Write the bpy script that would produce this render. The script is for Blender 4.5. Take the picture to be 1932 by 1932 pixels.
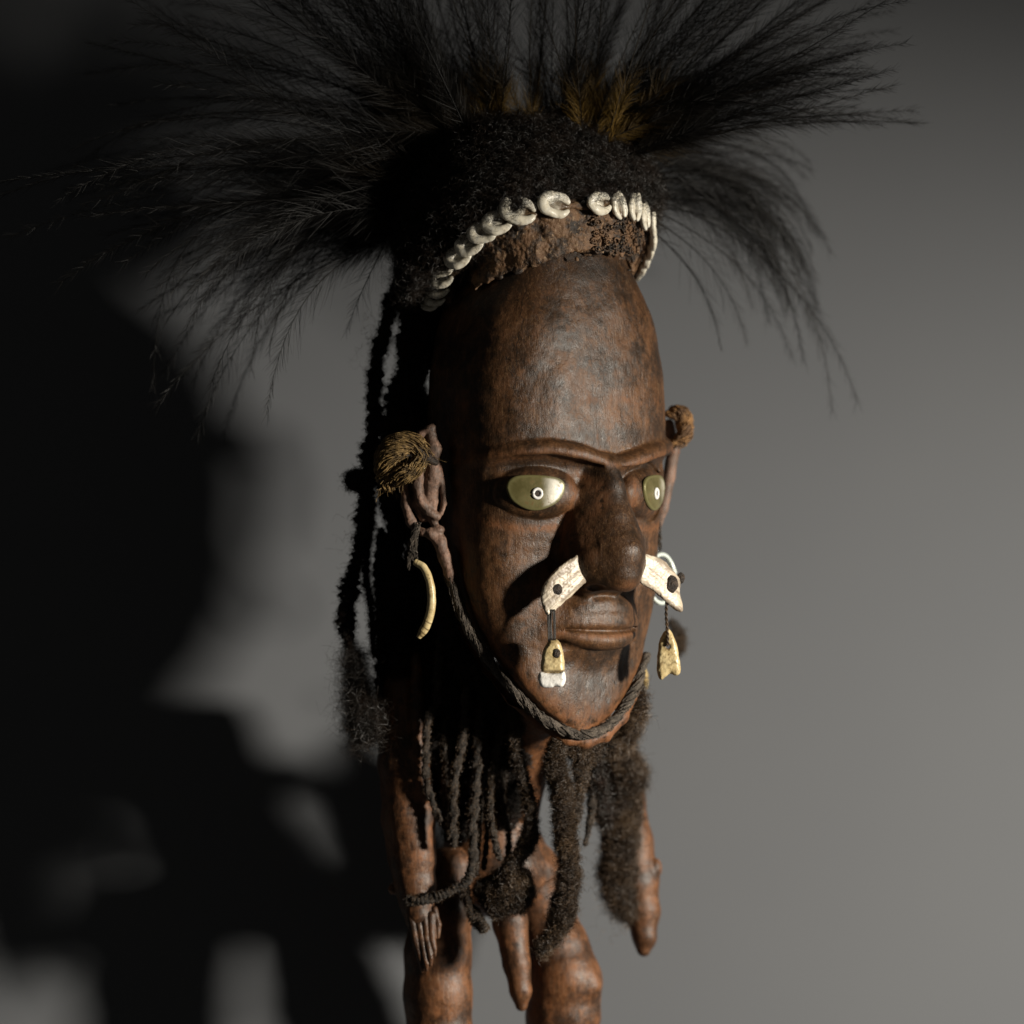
import bpy, math, random
import numpy as np
for o in list(bpy.data.objects): bpy.data.objects.remove(o)
SC = bpy.context.scene
C = SC.collection
rng = np.random.default_rng(7)
R = math.radians
S = 1/3000.0          # one picture unit in metres
D = 2.5               # camera distance from the plane through the head
Z0 = 1.2

# ------------------------------------------------------------------ camera, world, lamps
cd = bpy.data.cameras.new('camera'); cam = bpy.data.objects.new('camera', cd); C.objects.link(cam)
cam.location = (0, -D, Z0); cam.rotation_euler = (R(90), 0, 0)
cd.sensor_width = 36; cd.lens = 36*D/(1932*S); cd.clip_end = 50; cd.clip_start = .05
cd.dof.use_dof = True; cd.dof.focus_distance = D-.055; cd.dof.aperture_fstop = 3.2
SC.camera = cam
w = bpy.data.worlds.new('World'); SC.world = w; w.use_nodes = True
w.node_tree.nodes['Background'].inputs[0].default_value = (1, .97, .90, 1)
w.node_tree.nodes['Background'].inputs[1].default_value = .026
SC.view_settings.view_transform = 'Standard'; SC.view_settings.look = 'None'
SC.view_settings.exposure = 0; SC.view_settings.gamma = 1
LP = np.array([2.24, -1.33, Z0+.11])
AIM = np.array([.22, .15, Z0-.50])
ld = bpy.data.lights.new('key_lamp', 'SPOT'); key = bpy.data.objects.new('key_lamp', ld); C.objects.link(key)
ld.energy = 640; ld.shadow_soft_size = .14; ld.spot_size = R(45); ld.spot_blend = 1.0; ld.color = (1, .93, .81)
key.location = LP
from mathutils import Vector
key.rotation_euler = Vector(AIM-LP).to_track_quat('-Z', 'Y').to_euler()

# ------------------------------------------------------------------ helpers
def Wp(x, y, d=0):
    x = np.asarray(x, float); y = np.asarray(y, float); d = np.asarray(d, float)
    k = (D+d*S)/D
    return np.stack(np.broadcast_arrays((x-966)*S*k, d*S, Z0+(966-y)*S*k), -1)
def WP(p):
    p = np.asarray(p, float); return Wp(p[..., 0], p[..., 1], p[..., 2])
YAW = R(38); HC = 1033
def HL(u, y, w):                       # head frame (across, picture height, forward) to picture space
    u = np.asarray(u, float); w = np.asarray(w, float); y = np.asarray(y, float)
    return np.stack(np.broadcast_arrays(HC+u*math.cos(YAW)+w*math.sin(YAW), y, u*math.sin(YAW)-w*math.cos(YAW)), -1)

def mesh_np(name, V, F, mat=None, smooth=True):
    V = np.ascontiguousarray(V, np.float32); F = np.ascontiguousarray(F, np.int32)
    me = bpy.data.meshes.new(name)
    me.vertices.add(len(V)); me.vertices.foreach_set('co', V.ravel())
    k = F.shape[1]
    me.loops.add(F.size); me.loops.foreach_set('vertex_index', F.ravel())
    me.polygons.add(len(F))
    me.polygons.foreach_set('loop_start', np.arange(0, F.size, k, dtype=np.int32))
    me.polygons.foreach_set('loop_total', np.full(len(F), k, np.int32))
    me.update(calc_edges=True)
    if smooth: me.polygons.foreach_set('use_smooth', np.ones(len(F), bool))
    if mat: me.materials.append(mat)
    return me
def attr(me, name, vals):
    a = me.attributes.new(name, 'FLOAT', 'POINT'); a.data.foreach_set('value', np.ascontiguousarray(vals, np.float32))
def thing(name, label, cat, loc, group=None):
    o = bpy.data.objects.new(name, None); C.objects.link(o); o.location = loc; o.empty_display_size = .02
    o['label'] = label; o['category'] = cat
    if group: o['group'] = group
    return o
BASE = {}
def world_loc(o):
    p = np.array(o.location); 
    while o.parent: o = o.parent; p = p+np.array(o.location)
    return p
def part(name, V, F, mat, parent=None, loc=None, label=None, kind=None, attrs=None, smooth=True):
    """V in world space; the object's origin goes to its own middle"""
    V = np.asarray(V, float).reshape(-1, 3)
    if loc is None: loc = V.mean(0)
    me = mesh_np(name, V-loc, F, mat, smooth)
    if attrs:
        for k, v in attrs.items(): attr(me, k, v)
    o = bpy.data.objects.new(name, me); C.objects.link(o)
    if parent is not None:
        o.parent = parent; o.location = np.array(loc)-world_loc(parent)
    else: o.location = loc
    if label: o['label'] = label
    if kind: o['kind'] = kind
    return o
def tag(o, label, cat, group=None):
    o['label'] = label; o['category'] = cat
    if group: o['group'] = group

# smooth lattice noise, -1..1
LAT = rng.random((32, 32, 32)).astype(np.float32)*2-1
def noise(P, s=1.0, o=0.0):
    q = np.asarray(P, float)*s+o+100.0
    i = np.floor(q).astype(int); f = q-i; f = f*f*(3-2*f); i = i % 32; j = (i+1) % 32
    x0, y0, z0 = i[..., 0], i[..., 1], i[..., 2]; x1, y1, z1 = j[..., 0], j[..., 1], j[..., 2]
    fx, fy, fz = f[..., 0], f[..., 1], f[..., 2]
    l = lambda a, b, t: a+(b-a)*t
    return l(l(l(LAT[x0, y0, z0], LAT[x1, y0, z0], fx), l(LAT[x0, y1, z0], LAT[x1, y1, z0], fx), fy),
             l(l(LAT[x0, y0, z1], LAT[x1, y0, z1], fx), l(LAT[x0, y1, z1], LAT[x1, y1, z1], fx), fy), fz)

def smin(a, b, k):
    if k <= 0: return np.minimum(a, b)
    h = np.maximum(k-np.abs(a-b), 0)/k
    return np.minimum(a, b)-h*h*k*.25
class Field:
    def __init__(s, lo, hi, h):
        s.lo = np.array(lo, float); s.h = h
        s.ax = [np.arange(lo[i], hi[i]+h, h).astype(np.float32) for i in range(3)]
        s.F = np.full([len(a) for a in s.ax], 1e3, np.float32)
    def sl(s, lo, hi):
        sl = []
        for i in range(3):
            a = max(0, int((lo[i]-s.lo[i])/s.h)-1); b = min(len(s.ax[i]), int((hi[i]-s.lo[i])/s.h)+3)
            sl.append(slice(a, max(a, b)))
        x = s.ax[0][sl[0]][:, None, None]; y = s.ax[1][sl[1]][None, :, None]; z = s.ax[2][sl[2]][None, None, :]
        return tuple(sl), x, y, z
    def add(s, prim, k=0, carve=False):
        fn, lo, hi = prim; m = k+3
        sl, x, y, z = s.sl(np.array(lo)-m, np.array(hi)+m)
        if min(s.F[sl].shape) == 0: return
        g = fn(x, y, z)
        s.F[sl] = -smin(-s.F[sl], g, k) if carve else smin(s.F[sl], g, k)
    def mesh(s):
        F = s.F; F = np.where(F == 0, 1e-6, F)
        N = F < 0
        c = [(i, j, k) for i in (0, 1) for j in (0, 1) for k in (0, 1)]
        sh = tuple(n-1 for n in F.shape)
        cnt = np.zeros(sh, np.uint8)
        for i, j, k in c: cnt += N[i:i+sh[0], j:j+sh[1], k:k+sh[2]]
        cell = np.nonzero((cnt > 0) & (cnt < 8))
        n = len(cell[0]); idx = np.full(sh, -1, np.int32); idx[cell] = np.arange(n)
        val = {t: F[cell[0]+t[0], cell[1]+t[1], cell[2]+t[2]] for t in c}
        acc = np.zeros((n, 3)); num = np.zeros(n)
        for a in c:
            for ax in range(3):
                if a[ax]: continue
                b = list(a); b[ax] = 1; b = tuple(b)
                va, vb = val[a], val[b]; m = (va < 0) != (vb < 0)
                t = np.where(m, va/np.where(m, va-vb, 1), 0)
                p = np.tile(np.array(a, float), (n, 1)); p[:, ax] += t
                acc += p*m[:, None]; num += m
        V = s.lo+(np.stack(cell, 1)+acc/num[:, None])*s.h
        quads = []
        for ax in range(3):
            o1, o2 = (ax+1) % 3, (ax+2) % 3
            a = [slice(None)]*3; b = [slice(None)]*3; a[ax] = slice(0, -1); b[ax] = slice(1, None)
            A = N[tuple(a)]; B = N[tuple(b)]
            e = np.array(np.nonzero(A != B)).T
            e = e[(e[:, o1] > 0) & (e[:, o2] > 0) & (e[:, o1] < sh[o1]) & (e[:, o2] < sh[o2])]
            inside = A[e[:, 0], e[:, 1], e[:, 2]]
            q = []
            for d1, d2 in ((1, 1), (0, 1), (0, 0), (1, 0)):
                t = e.copy(); t[:, o1] -= d1; t[:, o2] -= d2; q.append(idx[t[:, 0], t[:, 1], t[:, 2]])
            q = np.stack(q, 1); q[~inside] = q[~inside][:, ::-1]
            quads.append(q)
        Q = np.concatenate(quads); Q = Q[(Q >= 0).all(1)]
        return V, Q
def ell(c, r, az=0, roll=0):
    """ellipsoid; az turns it about the vertical (axis 1), roll in the plane of axes 0 and 1"""
    c = np.array(c, float); r = np.array(r, float); m = r.max()*1.05
    ca, sa = math.cos(az), math.sin(az); cr, sr = math.cos(roll), math.sin(roll)
    def fn(x, y, z):
        x, y, z = x-c[0], y-c[1], z-c[2]
        X = x*ca-z*sa; Zz = x*sa+z*ca; X, Yy = X*cr+y*sr, -X*sr+y*cr
        k0 = np.sqrt((X/r[0])**2+(Yy/r[1])**2+(Zz/r[2])**2)
        k1 = np.sqrt((X/r[0]**2)**2+(Yy/r[1]**2)**2+(Zz/r[2]**2)**2)+1e-6
        return (k0*(k0-1)/k1).astype(np.float32)
    return fn, c-m, c+m
def cap(a, b, ra, rb):
    a = np.array(a, float); b = np.array(b, float); d = b-a; L = max((d*d).sum(), 1e-6); m = max(ra, rb)
    def fn(x, y, z):
        t = np.clip(((x-a[0])*d[0]+(y-a[1])*d[1]+(z-a[2])*d[2])/L, 0, 1)
        return (np.sqrt((x-a[0]-t*d[0])**2+(y-a[1]-t*d[1])**2+(z-a[2]-t*d[2])**2)-(ra+(rb-ra)*t)).astype(np.float32)
    return fn, np.minimum(a, b)-m, np.maximum(a, b)+m
def chain(fld, pts, rads, k=3, carve=False):
    for i in range(len(pts)-1): fld.add(cap(pts[i], pts[i+1], rads[i], rads[i+1]), k, carve)
def disp(V, Q, amp, sc, o=0):
    n = vnorm(V, Q); return V+n*(noise(V, sc, o)*amp)[:, None]
def vnorm(V, Q):
    d1 = V[Q[:, 2]]-V[Q[:, 0]]; d2 = V[Q[:, -1]]-V[Q[:, 1]]; fn = np.cross(d1, d2)
    n = np.zeros_like(V)
    for k in range(Q.shape[1]): 
        for a in range(3): n[:, a] += np.bincount(Q[:, k], fn[:, a], len(V))
    return n/(np.linalg.norm(n, axis=1, keepdims=True)+1e-9)
def resample(pts, n):
    pts = np.array(pts, float); m = len(pts)
    P = np.vstack([2*pts[0]-pts[1], pts, 2*pts[-1]-pts[-2]])
    t = np.linspace(0, m-1-1e-6, n); i = t.astype(int); f = (t-i)[:, None]
    p0, p1, p2, p3 = P[i], P[i+1], P[i+2], P[i+3]
    return .5*((2*p1)+(-p0+p2)*f+(2*p0-5*p1+4*p2-p3)*f*f+(-p0+3*p1-3*p2+p3)*f**3)
def frames(P):
    T = np.gradient(P, axis=-2); T /= np.linalg.norm(T, axis=-1, keepdims=True)+1e-9
    up = np.zeros_like(T); up[..., 1] = 1.0; up[..., 0] = .13
    N = np.cross(T, up); N /= np.linalg.norm(N, axis=-1, keepdims=True)+1e-9
    return T, N, np.cross(T, N)
def tube(P, r, k=10, squash=1.0):
    """tube mesh round a polyline (picture space or world), radius per point"""
    P = np.asarray(P, float); n = len(P); r = np.broadcast_to(r, (n,))
    T, N, B = frames(P); a = np.arange(k)*2*math.pi/k
    V = P[:, None]+r[:, None, None]*(np.cos(a)[None, :, None]*N[:, None]+squash*np.sin(a)[None, :, None]*B[:, None])
    V = V.reshape(-1, 3); i = np.arange(n-1)[:, None]*k; j = np.arange(k)[None]
    Q = np.stack([i+j, i+(j+1) % k, i+k+(j+1) % k, i+k+j], -1).reshape(-1, 4)
    # round ends
    c0, c1 = len(V), len(V)+1
    V = np.vstack([V, P[0]-T[0]*r[0]*.5, P[-1]+T[-1]*r[-1]*.5])
    jj = np.arange(k); e = (n-1)*k
    Q = np.vstack([Q, np.stack([(jj+1) % k, jj, np.full(k, c0), np.full(k, c0)], 1)[:, [0, 1, 2, 2]], np.stack([e+jj, e+(jj+1) % k, np.full(k, c1), np.full(k, c1)], 1)])
    return V, Q
def tri_fix(V, Q):                     # quads with a doubled corner -> triangles only
    t1 = Q[:, [0, 1, 2]]; t2 = Q[:, [0, 2, 3]]; t2 = t2[(t2[:, 1] != t2[:, 2])]
    return V, np.vstack([t1, t2])
def merge(lst):
    Vs, Qs, o = [], [], 0
    for V, Q in lst:
        if Q.shape[1] == 4: V, Q = tri_fix(V, Q)
        Vs.append(V); Qs.append(Q+o); o += len(V)
    return np.vstack(Vs), np.vstack(Qs)
def ribbons(P, wd):
    """P (N,K,3) hair lines -> thin ribbons; wd (N,K) or scalar"""
    N, K, _ = P.shape
    T = np.gradient(P, axis=1); T /= np.linalg.norm(T, axis=-1, keepdims=True)+1e-9
    rv = rng.normal(size=(N, 1, 3)); rv[..., 1 if P.dtype == np.float64 else 1] *= .35
    B = np.cross(T, rv); B /= np.linalg.norm(B, axis=-1, keepdims=True)+1e-9
    wd = np.broadcast_to(wd, (N, K))[..., None]*.5
    V = np.stack([P-B*wd, P+B*wd], 2).reshape(-1, 3)
    i = (np.arange(N)*K*2)[:, None]+np.arange(K-1)[None]*2
    Q = np.stack([i, i+1, i+3, i+2], -1).reshape(-1, 4)
    return V, Q
def hairs(P, Nrm, L, curl, wd, K=7, grav=0.0, turns=1.0):
    """curly hairs in picture units (x, y down, depth) growing from P along Nrm"""
    N = len(P); L = np.broadcast_to(L, (N,))
    t = np.linspace(0, 1, K)[None, :, None]
    a = rng.normal(size=(N, 1, 3)); a -= (a*Nrm[:, None]).sum(-1, keepdims=True)*Nrm[:, None]; a /= np.linalg.norm(a, axis=-1, keepdims=True)
    b = np.cross(Nrm[:, None], a); ph = rng.random((N, 1, 1))*6.28; tn = turns*(.5+rng.random((N, 1, 1)))
    lean = rng.normal(size=(N, 1, 3))*.45
    X = P[:, None]+L[:, None, None]*(t*(Nrm[:, None]+lean)*.8)+curl*(t**.5)*(np.cos(ph+6.28*tn*t)*a+np.sin(ph+6.28*tn*t)*b)-curl*0*a
    X[..., 1] += (grav*L[:, None, None]*t*t)[..., 0]
    return ribbons(X, wd*(1-.6*t[..., 0]))

# ------------------------------------------------------------------ materials
def newmat(name):
    m = bpy.data.materials.new(name); m.use_nodes = True; nt = m.node_tree
    return m, nt, nt.nodes['Principled BSDF']
class NB:
    def __init__(s, nt): s.nt = nt
    def n(s, t, **kw):
        x = s.nt.nodes.new(t)
        for k, v in kw.items(): setattr(x, k, v)
        return x
    def l(s, a, b): s.nt.links.new(a, b)
    def noise(s, vec, scale, detail=6, rough=.6, stretch=None, loc=(0, 0, 0)):
        mp = s.n('ShaderNodeMapping'); s.l(vec, mp.inputs[0]); mp.inputs[3].default_value = stretch or (1, 1, 1); mp.inputs[1].default_value = loc
        t = s.n('ShaderNodeTexNoise'); s.l(mp.outputs[0], t.inputs['Vector']); t.inputs['Scale'].default_value = scale
        t.inputs['Detail'].default_value = detail; t.inputs['Roughness'].default_value = rough
        return t.outputs['Fac']
    def ramp(s, f, a, b, ca=0.0, cb=1.0):
        r = s.n('ShaderNodeMapRange'); r.interpolation_type = 'SMOOTHSTEP'; s.l(f, r.inputs[0])
        r.inputs[1].default_value = a; r.inputs[2].default_value = b; r.inputs[3].default_value = ca; r.inputs[4].default_value = cb
        return r.outputs[0]
    def mix(s, f, a, b):
        m = s.n('ShaderNodeMix', data_type='RGBA')
        if isinstance(f, (int, float)): m.inputs[0].default_value = f
        else: s.l(f, m.inputs[0])
        for v, i in ((a, 6), (b, 7)):
            if isinstance(v, tuple): m.inputs[i].default_value = (*v, 1)
            else: s.l(v, m.inputs[i])
        return m.outputs[2]
    def math(s, op, a, b=0.0):
        m = s.n('ShaderNodeMath', operation=op)
        for v, i in ((a, 0), (b, 1)):
            if isinstance(v, (int, float)): m.inputs[i].default_value = v
            else: s.l(v, m.inputs[i])
        return m.outputs[0]
    def attr(s, name):
        a = s.n('ShaderNodeAttribute'); a.attribute_name = name; return a.outputs['Fac']
    def obj(s): return s.n('ShaderNodeTexCoord').outputs['Object']
    def bump(s, h, strength, dist, prev=None):
        b = s.n('ShaderNodeBump'); b.inputs['Strength'].default_value = strength; b.inputs['Distance'].default_value = dist
        s.l(h, b.inputs['Height'])
        if prev is not None: s.l(prev, b.inputs['Normal'])
        return b.outputs[0]

def wood(name, base, dark, ochre, pale, gloss=.42, ochre_bias=0.0, attrs=True, fib=1.0):
    m, nt, p = newmat(name); b = NB(nt); v = b.obj()
    big = b.noise(v, 16, 6, .62); mid = b.noise(v, 48, 8, .7, loc=(3, 1, 2)); fine = b.noise(v, 520, 4, .75)
    grain = b.noise(v, 330, 5, .75, (1, 1, .28)); grain2 = b.noise(v, 900, 4, .75, (1, 1, .5), (5, 0, 0))
    blot = b.noise(v, 30, 9, .75, loc=(9, 4, 0)); spk = b.noise(v, 1000, 2, .5); mott = b.noise(v, 130, 6, .75, loc=(1, 8, 3))
    c = b.mix(b.ramp(big, .38, .62), tuple(x*.7 for x in base), tuple(x*1.25 for x in base))
    c = b.mix(b.ramp(mid, .44, .62, 0, .8), c, dark)
    c = b.mix(b.math('MULTIPLY', b.ramp(blot, .50, .64, 0, .8), b.ramp(mott, .38, .56)), c, tuple(x*.7 for x in dark))
    c = b.mix(b.ramp(mott, .5, .68, 0, .55), c, tuple(x*1.9 for x in base)); c = b.mix(b.ramp(mott, .47, .34, 0, .6), c, tuple(x*.5 for x in dark))
    oc = b.math('MULTIPLY', b.ramp(blot, .44+ochre_bias, .30+ochre_bias), b.ramp(mott, .42, .6))
    if attrs:
        oa = b.math('MULTIPLY', b.attr('ochre'), b.ramp(mott, .36, .54))
        oc = b.math('MAXIMUM', b.math('MULTIPLY', oc, .75), oa)
    c = b.mix(oc, c, ochre)
    if attrs: c = b.mix(b.math('MULTIPLY', b.attr('grime_dark'), b.ramp(mott, .25, .55)), c, tuple(x*.45 for x in dark))
    # fibre grain, worn lighter along its ridges
    c = b.mix(b.ramp(grain, .38, .56, .42, 0), c, tuple(x*.35 for x in dark))
    c = b.mix(b.math('MULTIPLY', b.ramp(grain2, .54, .72, 0, .38), b.ramp(blot, .62, .42)), c, pale)
    c = b.mix(b.math('MULTIPLY', b.ramp(fine, .55, .72, 0, .5), b.ramp(mid, .62, .45)), c, tuple(x*.8 for x in pale))
    c = b.mix(b.ramp(spk, .735, .775, 0, .7), c, tuple(min(1, x*1.8) for x in pale))
    sc1 = b.noise(v, 420, 2, .5, (1, 1, .035), (7, 3, 2)); c = b.mix(b.math('MULTIPLY', b.ramp(b.math('ABSOLUTE', b.math('SUBTRACT', sc1, .5)), .0, .018, .45, 0), b.ramp(mid, .56, .44)), c, pale)
    w_ = b.n('ShaderNodeTexVoronoi'); w_.feature = 'DISTANCE_TO_EDGE'; mp = b.n('ShaderNodeMapping')
    wv = b.n('ShaderNodeVectorMath', operation='ADD'); b.l(v, wv.inputs[0]); ns = b.n('ShaderNodeTexNoise'); ns.inputs['Scale'].default_value = 90; b.l(v, ns.inputs['Vector'])
    sc_ = b.n('ShaderNodeVectorMath', operation='SCALE'); b.l(ns.outputs['Color'], sc_.inputs[0]); sc_.inputs['Scale'].default_value = .012; b.l(sc_.outputs[0], wv.inputs[1])
    b.l(wv.outputs[0], mp.inputs[0]); mp.inputs[3].default_value = (1, 1, .3); b.l(mp.outputs[0], w_.inputs['Vector']); w_.inputs['Scale'].default_value = 70
    crack = b.math('MULTIPLY', b.ramp(w_.outputs['Distance'], .0, .018, 1, 0), b.ramp(blot, .53, .60))
    if attrs: crack = b.math('MAXIMUM', crack, b.math('MULTIPLY', b.ramp(b.attr('crack'), .0, 1.7, .9, 0), b.ramp(mott, .30, .42)))
    c = b.mix(b.math('MULTIPLY', crack, .8), c, tuple(x*.15 for x in dark))
    b.l(c, p.inputs['Base Color'])
    rr = b.math('ADD', b.ramp(mott, .3, .7, gloss-.03, gloss+.17), b.math('MULTIPLY', oc, .2)); b.l(rr, p.inputs['Roughness'])
    p.inputs['Specular IOR Level'].default_value = .36
    n1 = b.bump(mid, .2, .0008); n2 = b.bump(grain, .7, .0006, n1); n3 = b.bump(fine, .5, .0005, n2); n4 = b.bump(crack, -.6, .0006, n3); vz = b.n('ShaderNodeTexVoronoi'); vz.feature = 'SMOOTH_F1'; b.l(v, vz.inputs['Vector']); vz.inputs['Scale'].default_value = 75; n5 = b.bump(vz.outputs['Distance'], .22, .0012, b.bump(mott, .4, .0007, n4))
    b.l(n5, p.inputs['Normal'])
    return m
M = {}
M['head'] = wood('carved_wood', (.090, .040, .016), (.024, .015, .009), (.20, .077, .026), (.21, .12, .058), .34, -.03)
M['body'] = wood('body_wood', (.120, .048, .018), (.020, .012, .008), (.25, .095, .032), (.22, .135, .08), .38, .02)
M['ear'] = wood('ear_wood', (.20, .115, .08), (.085, .06, .046), (.32, .12, .065), (.24, .18, .14), .5, .03)
def simple(name, c1, c2, scale, rough=.6, bump=.0005, thr=(.4, .65), spec=.5, c3=None, stretch=None, s3=900):
    m, nt, p = newmat(name); b = NB(nt); v = b.obj(); f = b.noise(v, scale, 7, .65, stretch)
    c = b.mix(b.ramp(f, *thr), c1, c2)
    if c3: c = b.mix(b.ramp(b.noise(v, s3, 3, .6, loc=(2, 7, 1)), .58, .68), c, c3)
    b.l(c, p.inputs['Base Color']); p.inputs['Roughness'].default_value = rough; p.inputs['Specular IOR Level'].default_value = spec
    g = b.noise(v, scale*4, 4, .7, stretch)
    b.l(b.bump(g, .6, bump, b.bump(f, .5, bump*2)), p.inputs['Normal'])
    return m
M['hair'] = simple('black_hair', (.010, .008, .006), (.022, .014, .009), 60, .45, 0, spec=.35)
M['hair_brown'] = simple('brown_hair', (.034, .021, .012), (.085, .052, .027), 60, .5, 0, spec=.4)
M['wig'] = simple('wig_felt', (.006, .005, .004), (.018, .009, .006), 60, .8, .002, spec=.15)
M['cord'] = simple('dusty_cord', (.030, .023, .017), (.092, .072, .054), 160, .85, .001, c3=(.24, .2, .16), s3=1400)
M['strand'] = simple('felted_strand', (.010, .0075, .0055), (.040, .028, .019), 220, .9, .0012, c3=(.13, .10, .075), s3=1500)
M['clay'] = simple('crusted_clay', (.022, .014, .009), (.17, .090, .042), 70, .6, .0014, thr=(.42, .58), c3=(.28, .18, .10), s3=500)
M['fibre'] = simple('plant_fibre', (.07, .042, .014), (.30, .19, .07), 260, .6, .0005, spec=.4)
M['fibre_orange'] = simple('orange_fibre', (.10, .05, .02), (.36, .19, .07), 160, .7, .0005)
def ivory(name, a, b_, dirt, lo, hi, rough=.38, stretch=None, sc=55, gs=.7):
    m, nt, p = newmat(name); b = NB(nt); v = b.obj()
    f = b.noise(v, sc, 8, .7, stretch); g = b.noise(v, 900, 3, .6); h = b.noise(v, sc*2.2, 6, .7, loc=(4, 4, 1))
    c = b.mix(b.ramp(h, .4, .62), a, b_)
    c = b.mix(b.ramp(f, lo, hi, 0, .9), c, dirt)
    c = b.mix(b.math('MULTIPLY', b.ramp(g, .55, .66, 0, gs), b.ramp(h, .42, .6)), c, tuple(x*.35 for x in dirt))
    c = b.mix(b.math('MULTIPLY', b.attr('dirt'), b.ramp(h, .3, .5, .7, 1)), c, tuple(x*.6 for x in dirt))
    b.l(c, p.inputs['Base Color']); p.inputs['Roughness'].default_value = rough
    b.l(b.bump(g, .35, .0003, b.bump(f, .4, .0008)), p.inputs['Normal'])
    return m
M['shell'] = ivory('shell_ivory', (.88, .84, .73), (.80, .73, .58), (.20, .125, .065), .58, .72, .3, gs=.12)
M['tusk'] = ivory('tusk_ivory', (.66, .58, .46), (.52, .43, .32), (.20, .135, .09), .56, .70, .4, (1, 1, 1), 40, gs=.3)
M['tooth'] = ivory('tooth_root', (.62, .50, .27), (.48, .36, .17), (.16, .095, .04), .55, .68, .35)
M['enamel'] = ivory('tooth_enamel', (.86, .84, .80), (.78, .75, .70), (.25, .17, .1), .68, .75, .25)
M['resin'] = simple('dark_resin', (.016, .011, .008), (.055, .035, .022), 400, .5, .0008)
M['ring'] = simple('white_ring', (.85, .84, .82), (.75, .74, .72), 100, .3, 0)
M['nacre_white'] = simple('pale_nacre', (.78, .86, .80), (.66, .74, .68), 100, .2, 0)
M['yellow'] = simple('yellow_fibre', (.42, .30, .11), (.30, .2, .07), 100, .6, 0)
# mother of pearl
m, nt, p = newmat('mother_of_pearl'); b = NB(nt); v = b.obj()
f = b.noise(v, 60, 4, .6); g = b.noise(v, 500, 4, .7); ed = b.attr('edge')
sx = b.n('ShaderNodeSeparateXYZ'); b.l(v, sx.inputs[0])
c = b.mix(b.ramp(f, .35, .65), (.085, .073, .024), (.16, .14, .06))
c = b.mix(b.ramp(b.math('ADD', sx.outputs[0], b.math('MULTIPLY', f, .006)), .005, .015), c, (.88, .84, .74))  # towards +x the pearl's lit shine is painted white into the colour
c = b.mix(b.math('MULTIPLY', b.ramp(g, .52, .66, 0, .75), b.ramp(f, .42, .58)), c, (.16, .10, .04))
c = b.mix(b.math('MULTIPLY', b.ramp(b.math('ADD', ed, b.math('MULTIPLY', g, .12)), .86, 1.0), .9), c, (.16, .145, .06))
b.l(c, p.inputs['Base Color']); p.inputs['Roughness'].default_value = .38; p.inputs['Metallic'].default_value = .25; p.inputs['Specular IOR Level'].default_value = .3
b.l(b.bump(g, .3, .0002, b.bump(f, .35, .001)), p.inputs['Normal'])
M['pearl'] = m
# feathers: golden down at the base, near-black outward
m, nt, p = newmat('cassowary_feather'); b = NB(nt)
gd = b.attr('gold'); c = b.mix(gd, (.0055, .0048, .0042), (.32, .19, .04)); b.l(c, p.inputs['Base Color'])
p.inputs['Roughness'].default_value = .5; p.inputs['Specular IOR Level'].default_value = .2
M['feather'] = m
m, nt, p = newmat('grey_backdrop'); b = NB(nt); v = b.obj()
b.l(b.mix(b.ramp(b.noise(v, 3, 3, .5), .3, .7), (.122, .127, .137), (.129, .134, .143)), p.inputs['Base Color']); p.inputs['Roughness'].default_value = .95; p.inputs['Specular IOR Level'].default_value = .1
M['wall'] = m

# ------------------------------------------------------------------ backdrop
WALLD = .215
me = mesh_np('backdrop', np.array([(-4, 0, -2.5), (4, 0, -2.5), (4, 0, 3), (-4, 0, 3)], float), np.array([[0, 1, 2, 3]]), M['wall'])
bd = bpy.data.objects.new('backdrop', me); C.objects.link(bd); bd.location = (0, WALLD, Z0-.02); bd.rotation_euler = (R(-8), 0, 0); bd['kind'] = 'structure'

# ------------------------------------------------------------------ the carved figure
FIG = thing('carved_figure', 'tall carved wooden ancestor figure with long brown face, pearl eyes and pointed chin', 'sculpture', tuple(Wp(950, 1990, 160)))
ya = np.array([300, 330, 360, 420, 500, 540, 600, 700, 800, 860, 900, 1000, 1110, 1180, 1240, 1292, 1338, 1370, 1388])
aa = np.array([0, 60, 100, 135, 152, 174, 212, 238, 242, 240, 238, 232, 221, 202, 173, 138, 90, 43, 0])
bf = np.array([0, 50, 85, 122, 146, 155, 168, 178, 184, 182, 168, 138, 104, 82, 62, 44, 28, 16, 0])
bb = np.array([0, 50, 90, 130, 160, 165, 180, 190, 190, 185, 180, 160, 120, 95, 65, 48, 34, 22, 0])
wc = np.array([0, 0, 0, 0, 0, 0, 0, 0, 0, 0, 3, 15, 34, 44, 62, 81, 94, 100, 102])
def prof(arr, y): return np.interp(y, ya, arr)
def surf(t, y, e=0.0):                # head-frame point on the face ellipse at angle t (deg), height y
    t = R(t); return np.array([(prof(aa, y)+e)*math.sin(t), y, prof(wc, y)+(prof(bf, y)+e)*math.cos(t)])
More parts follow.
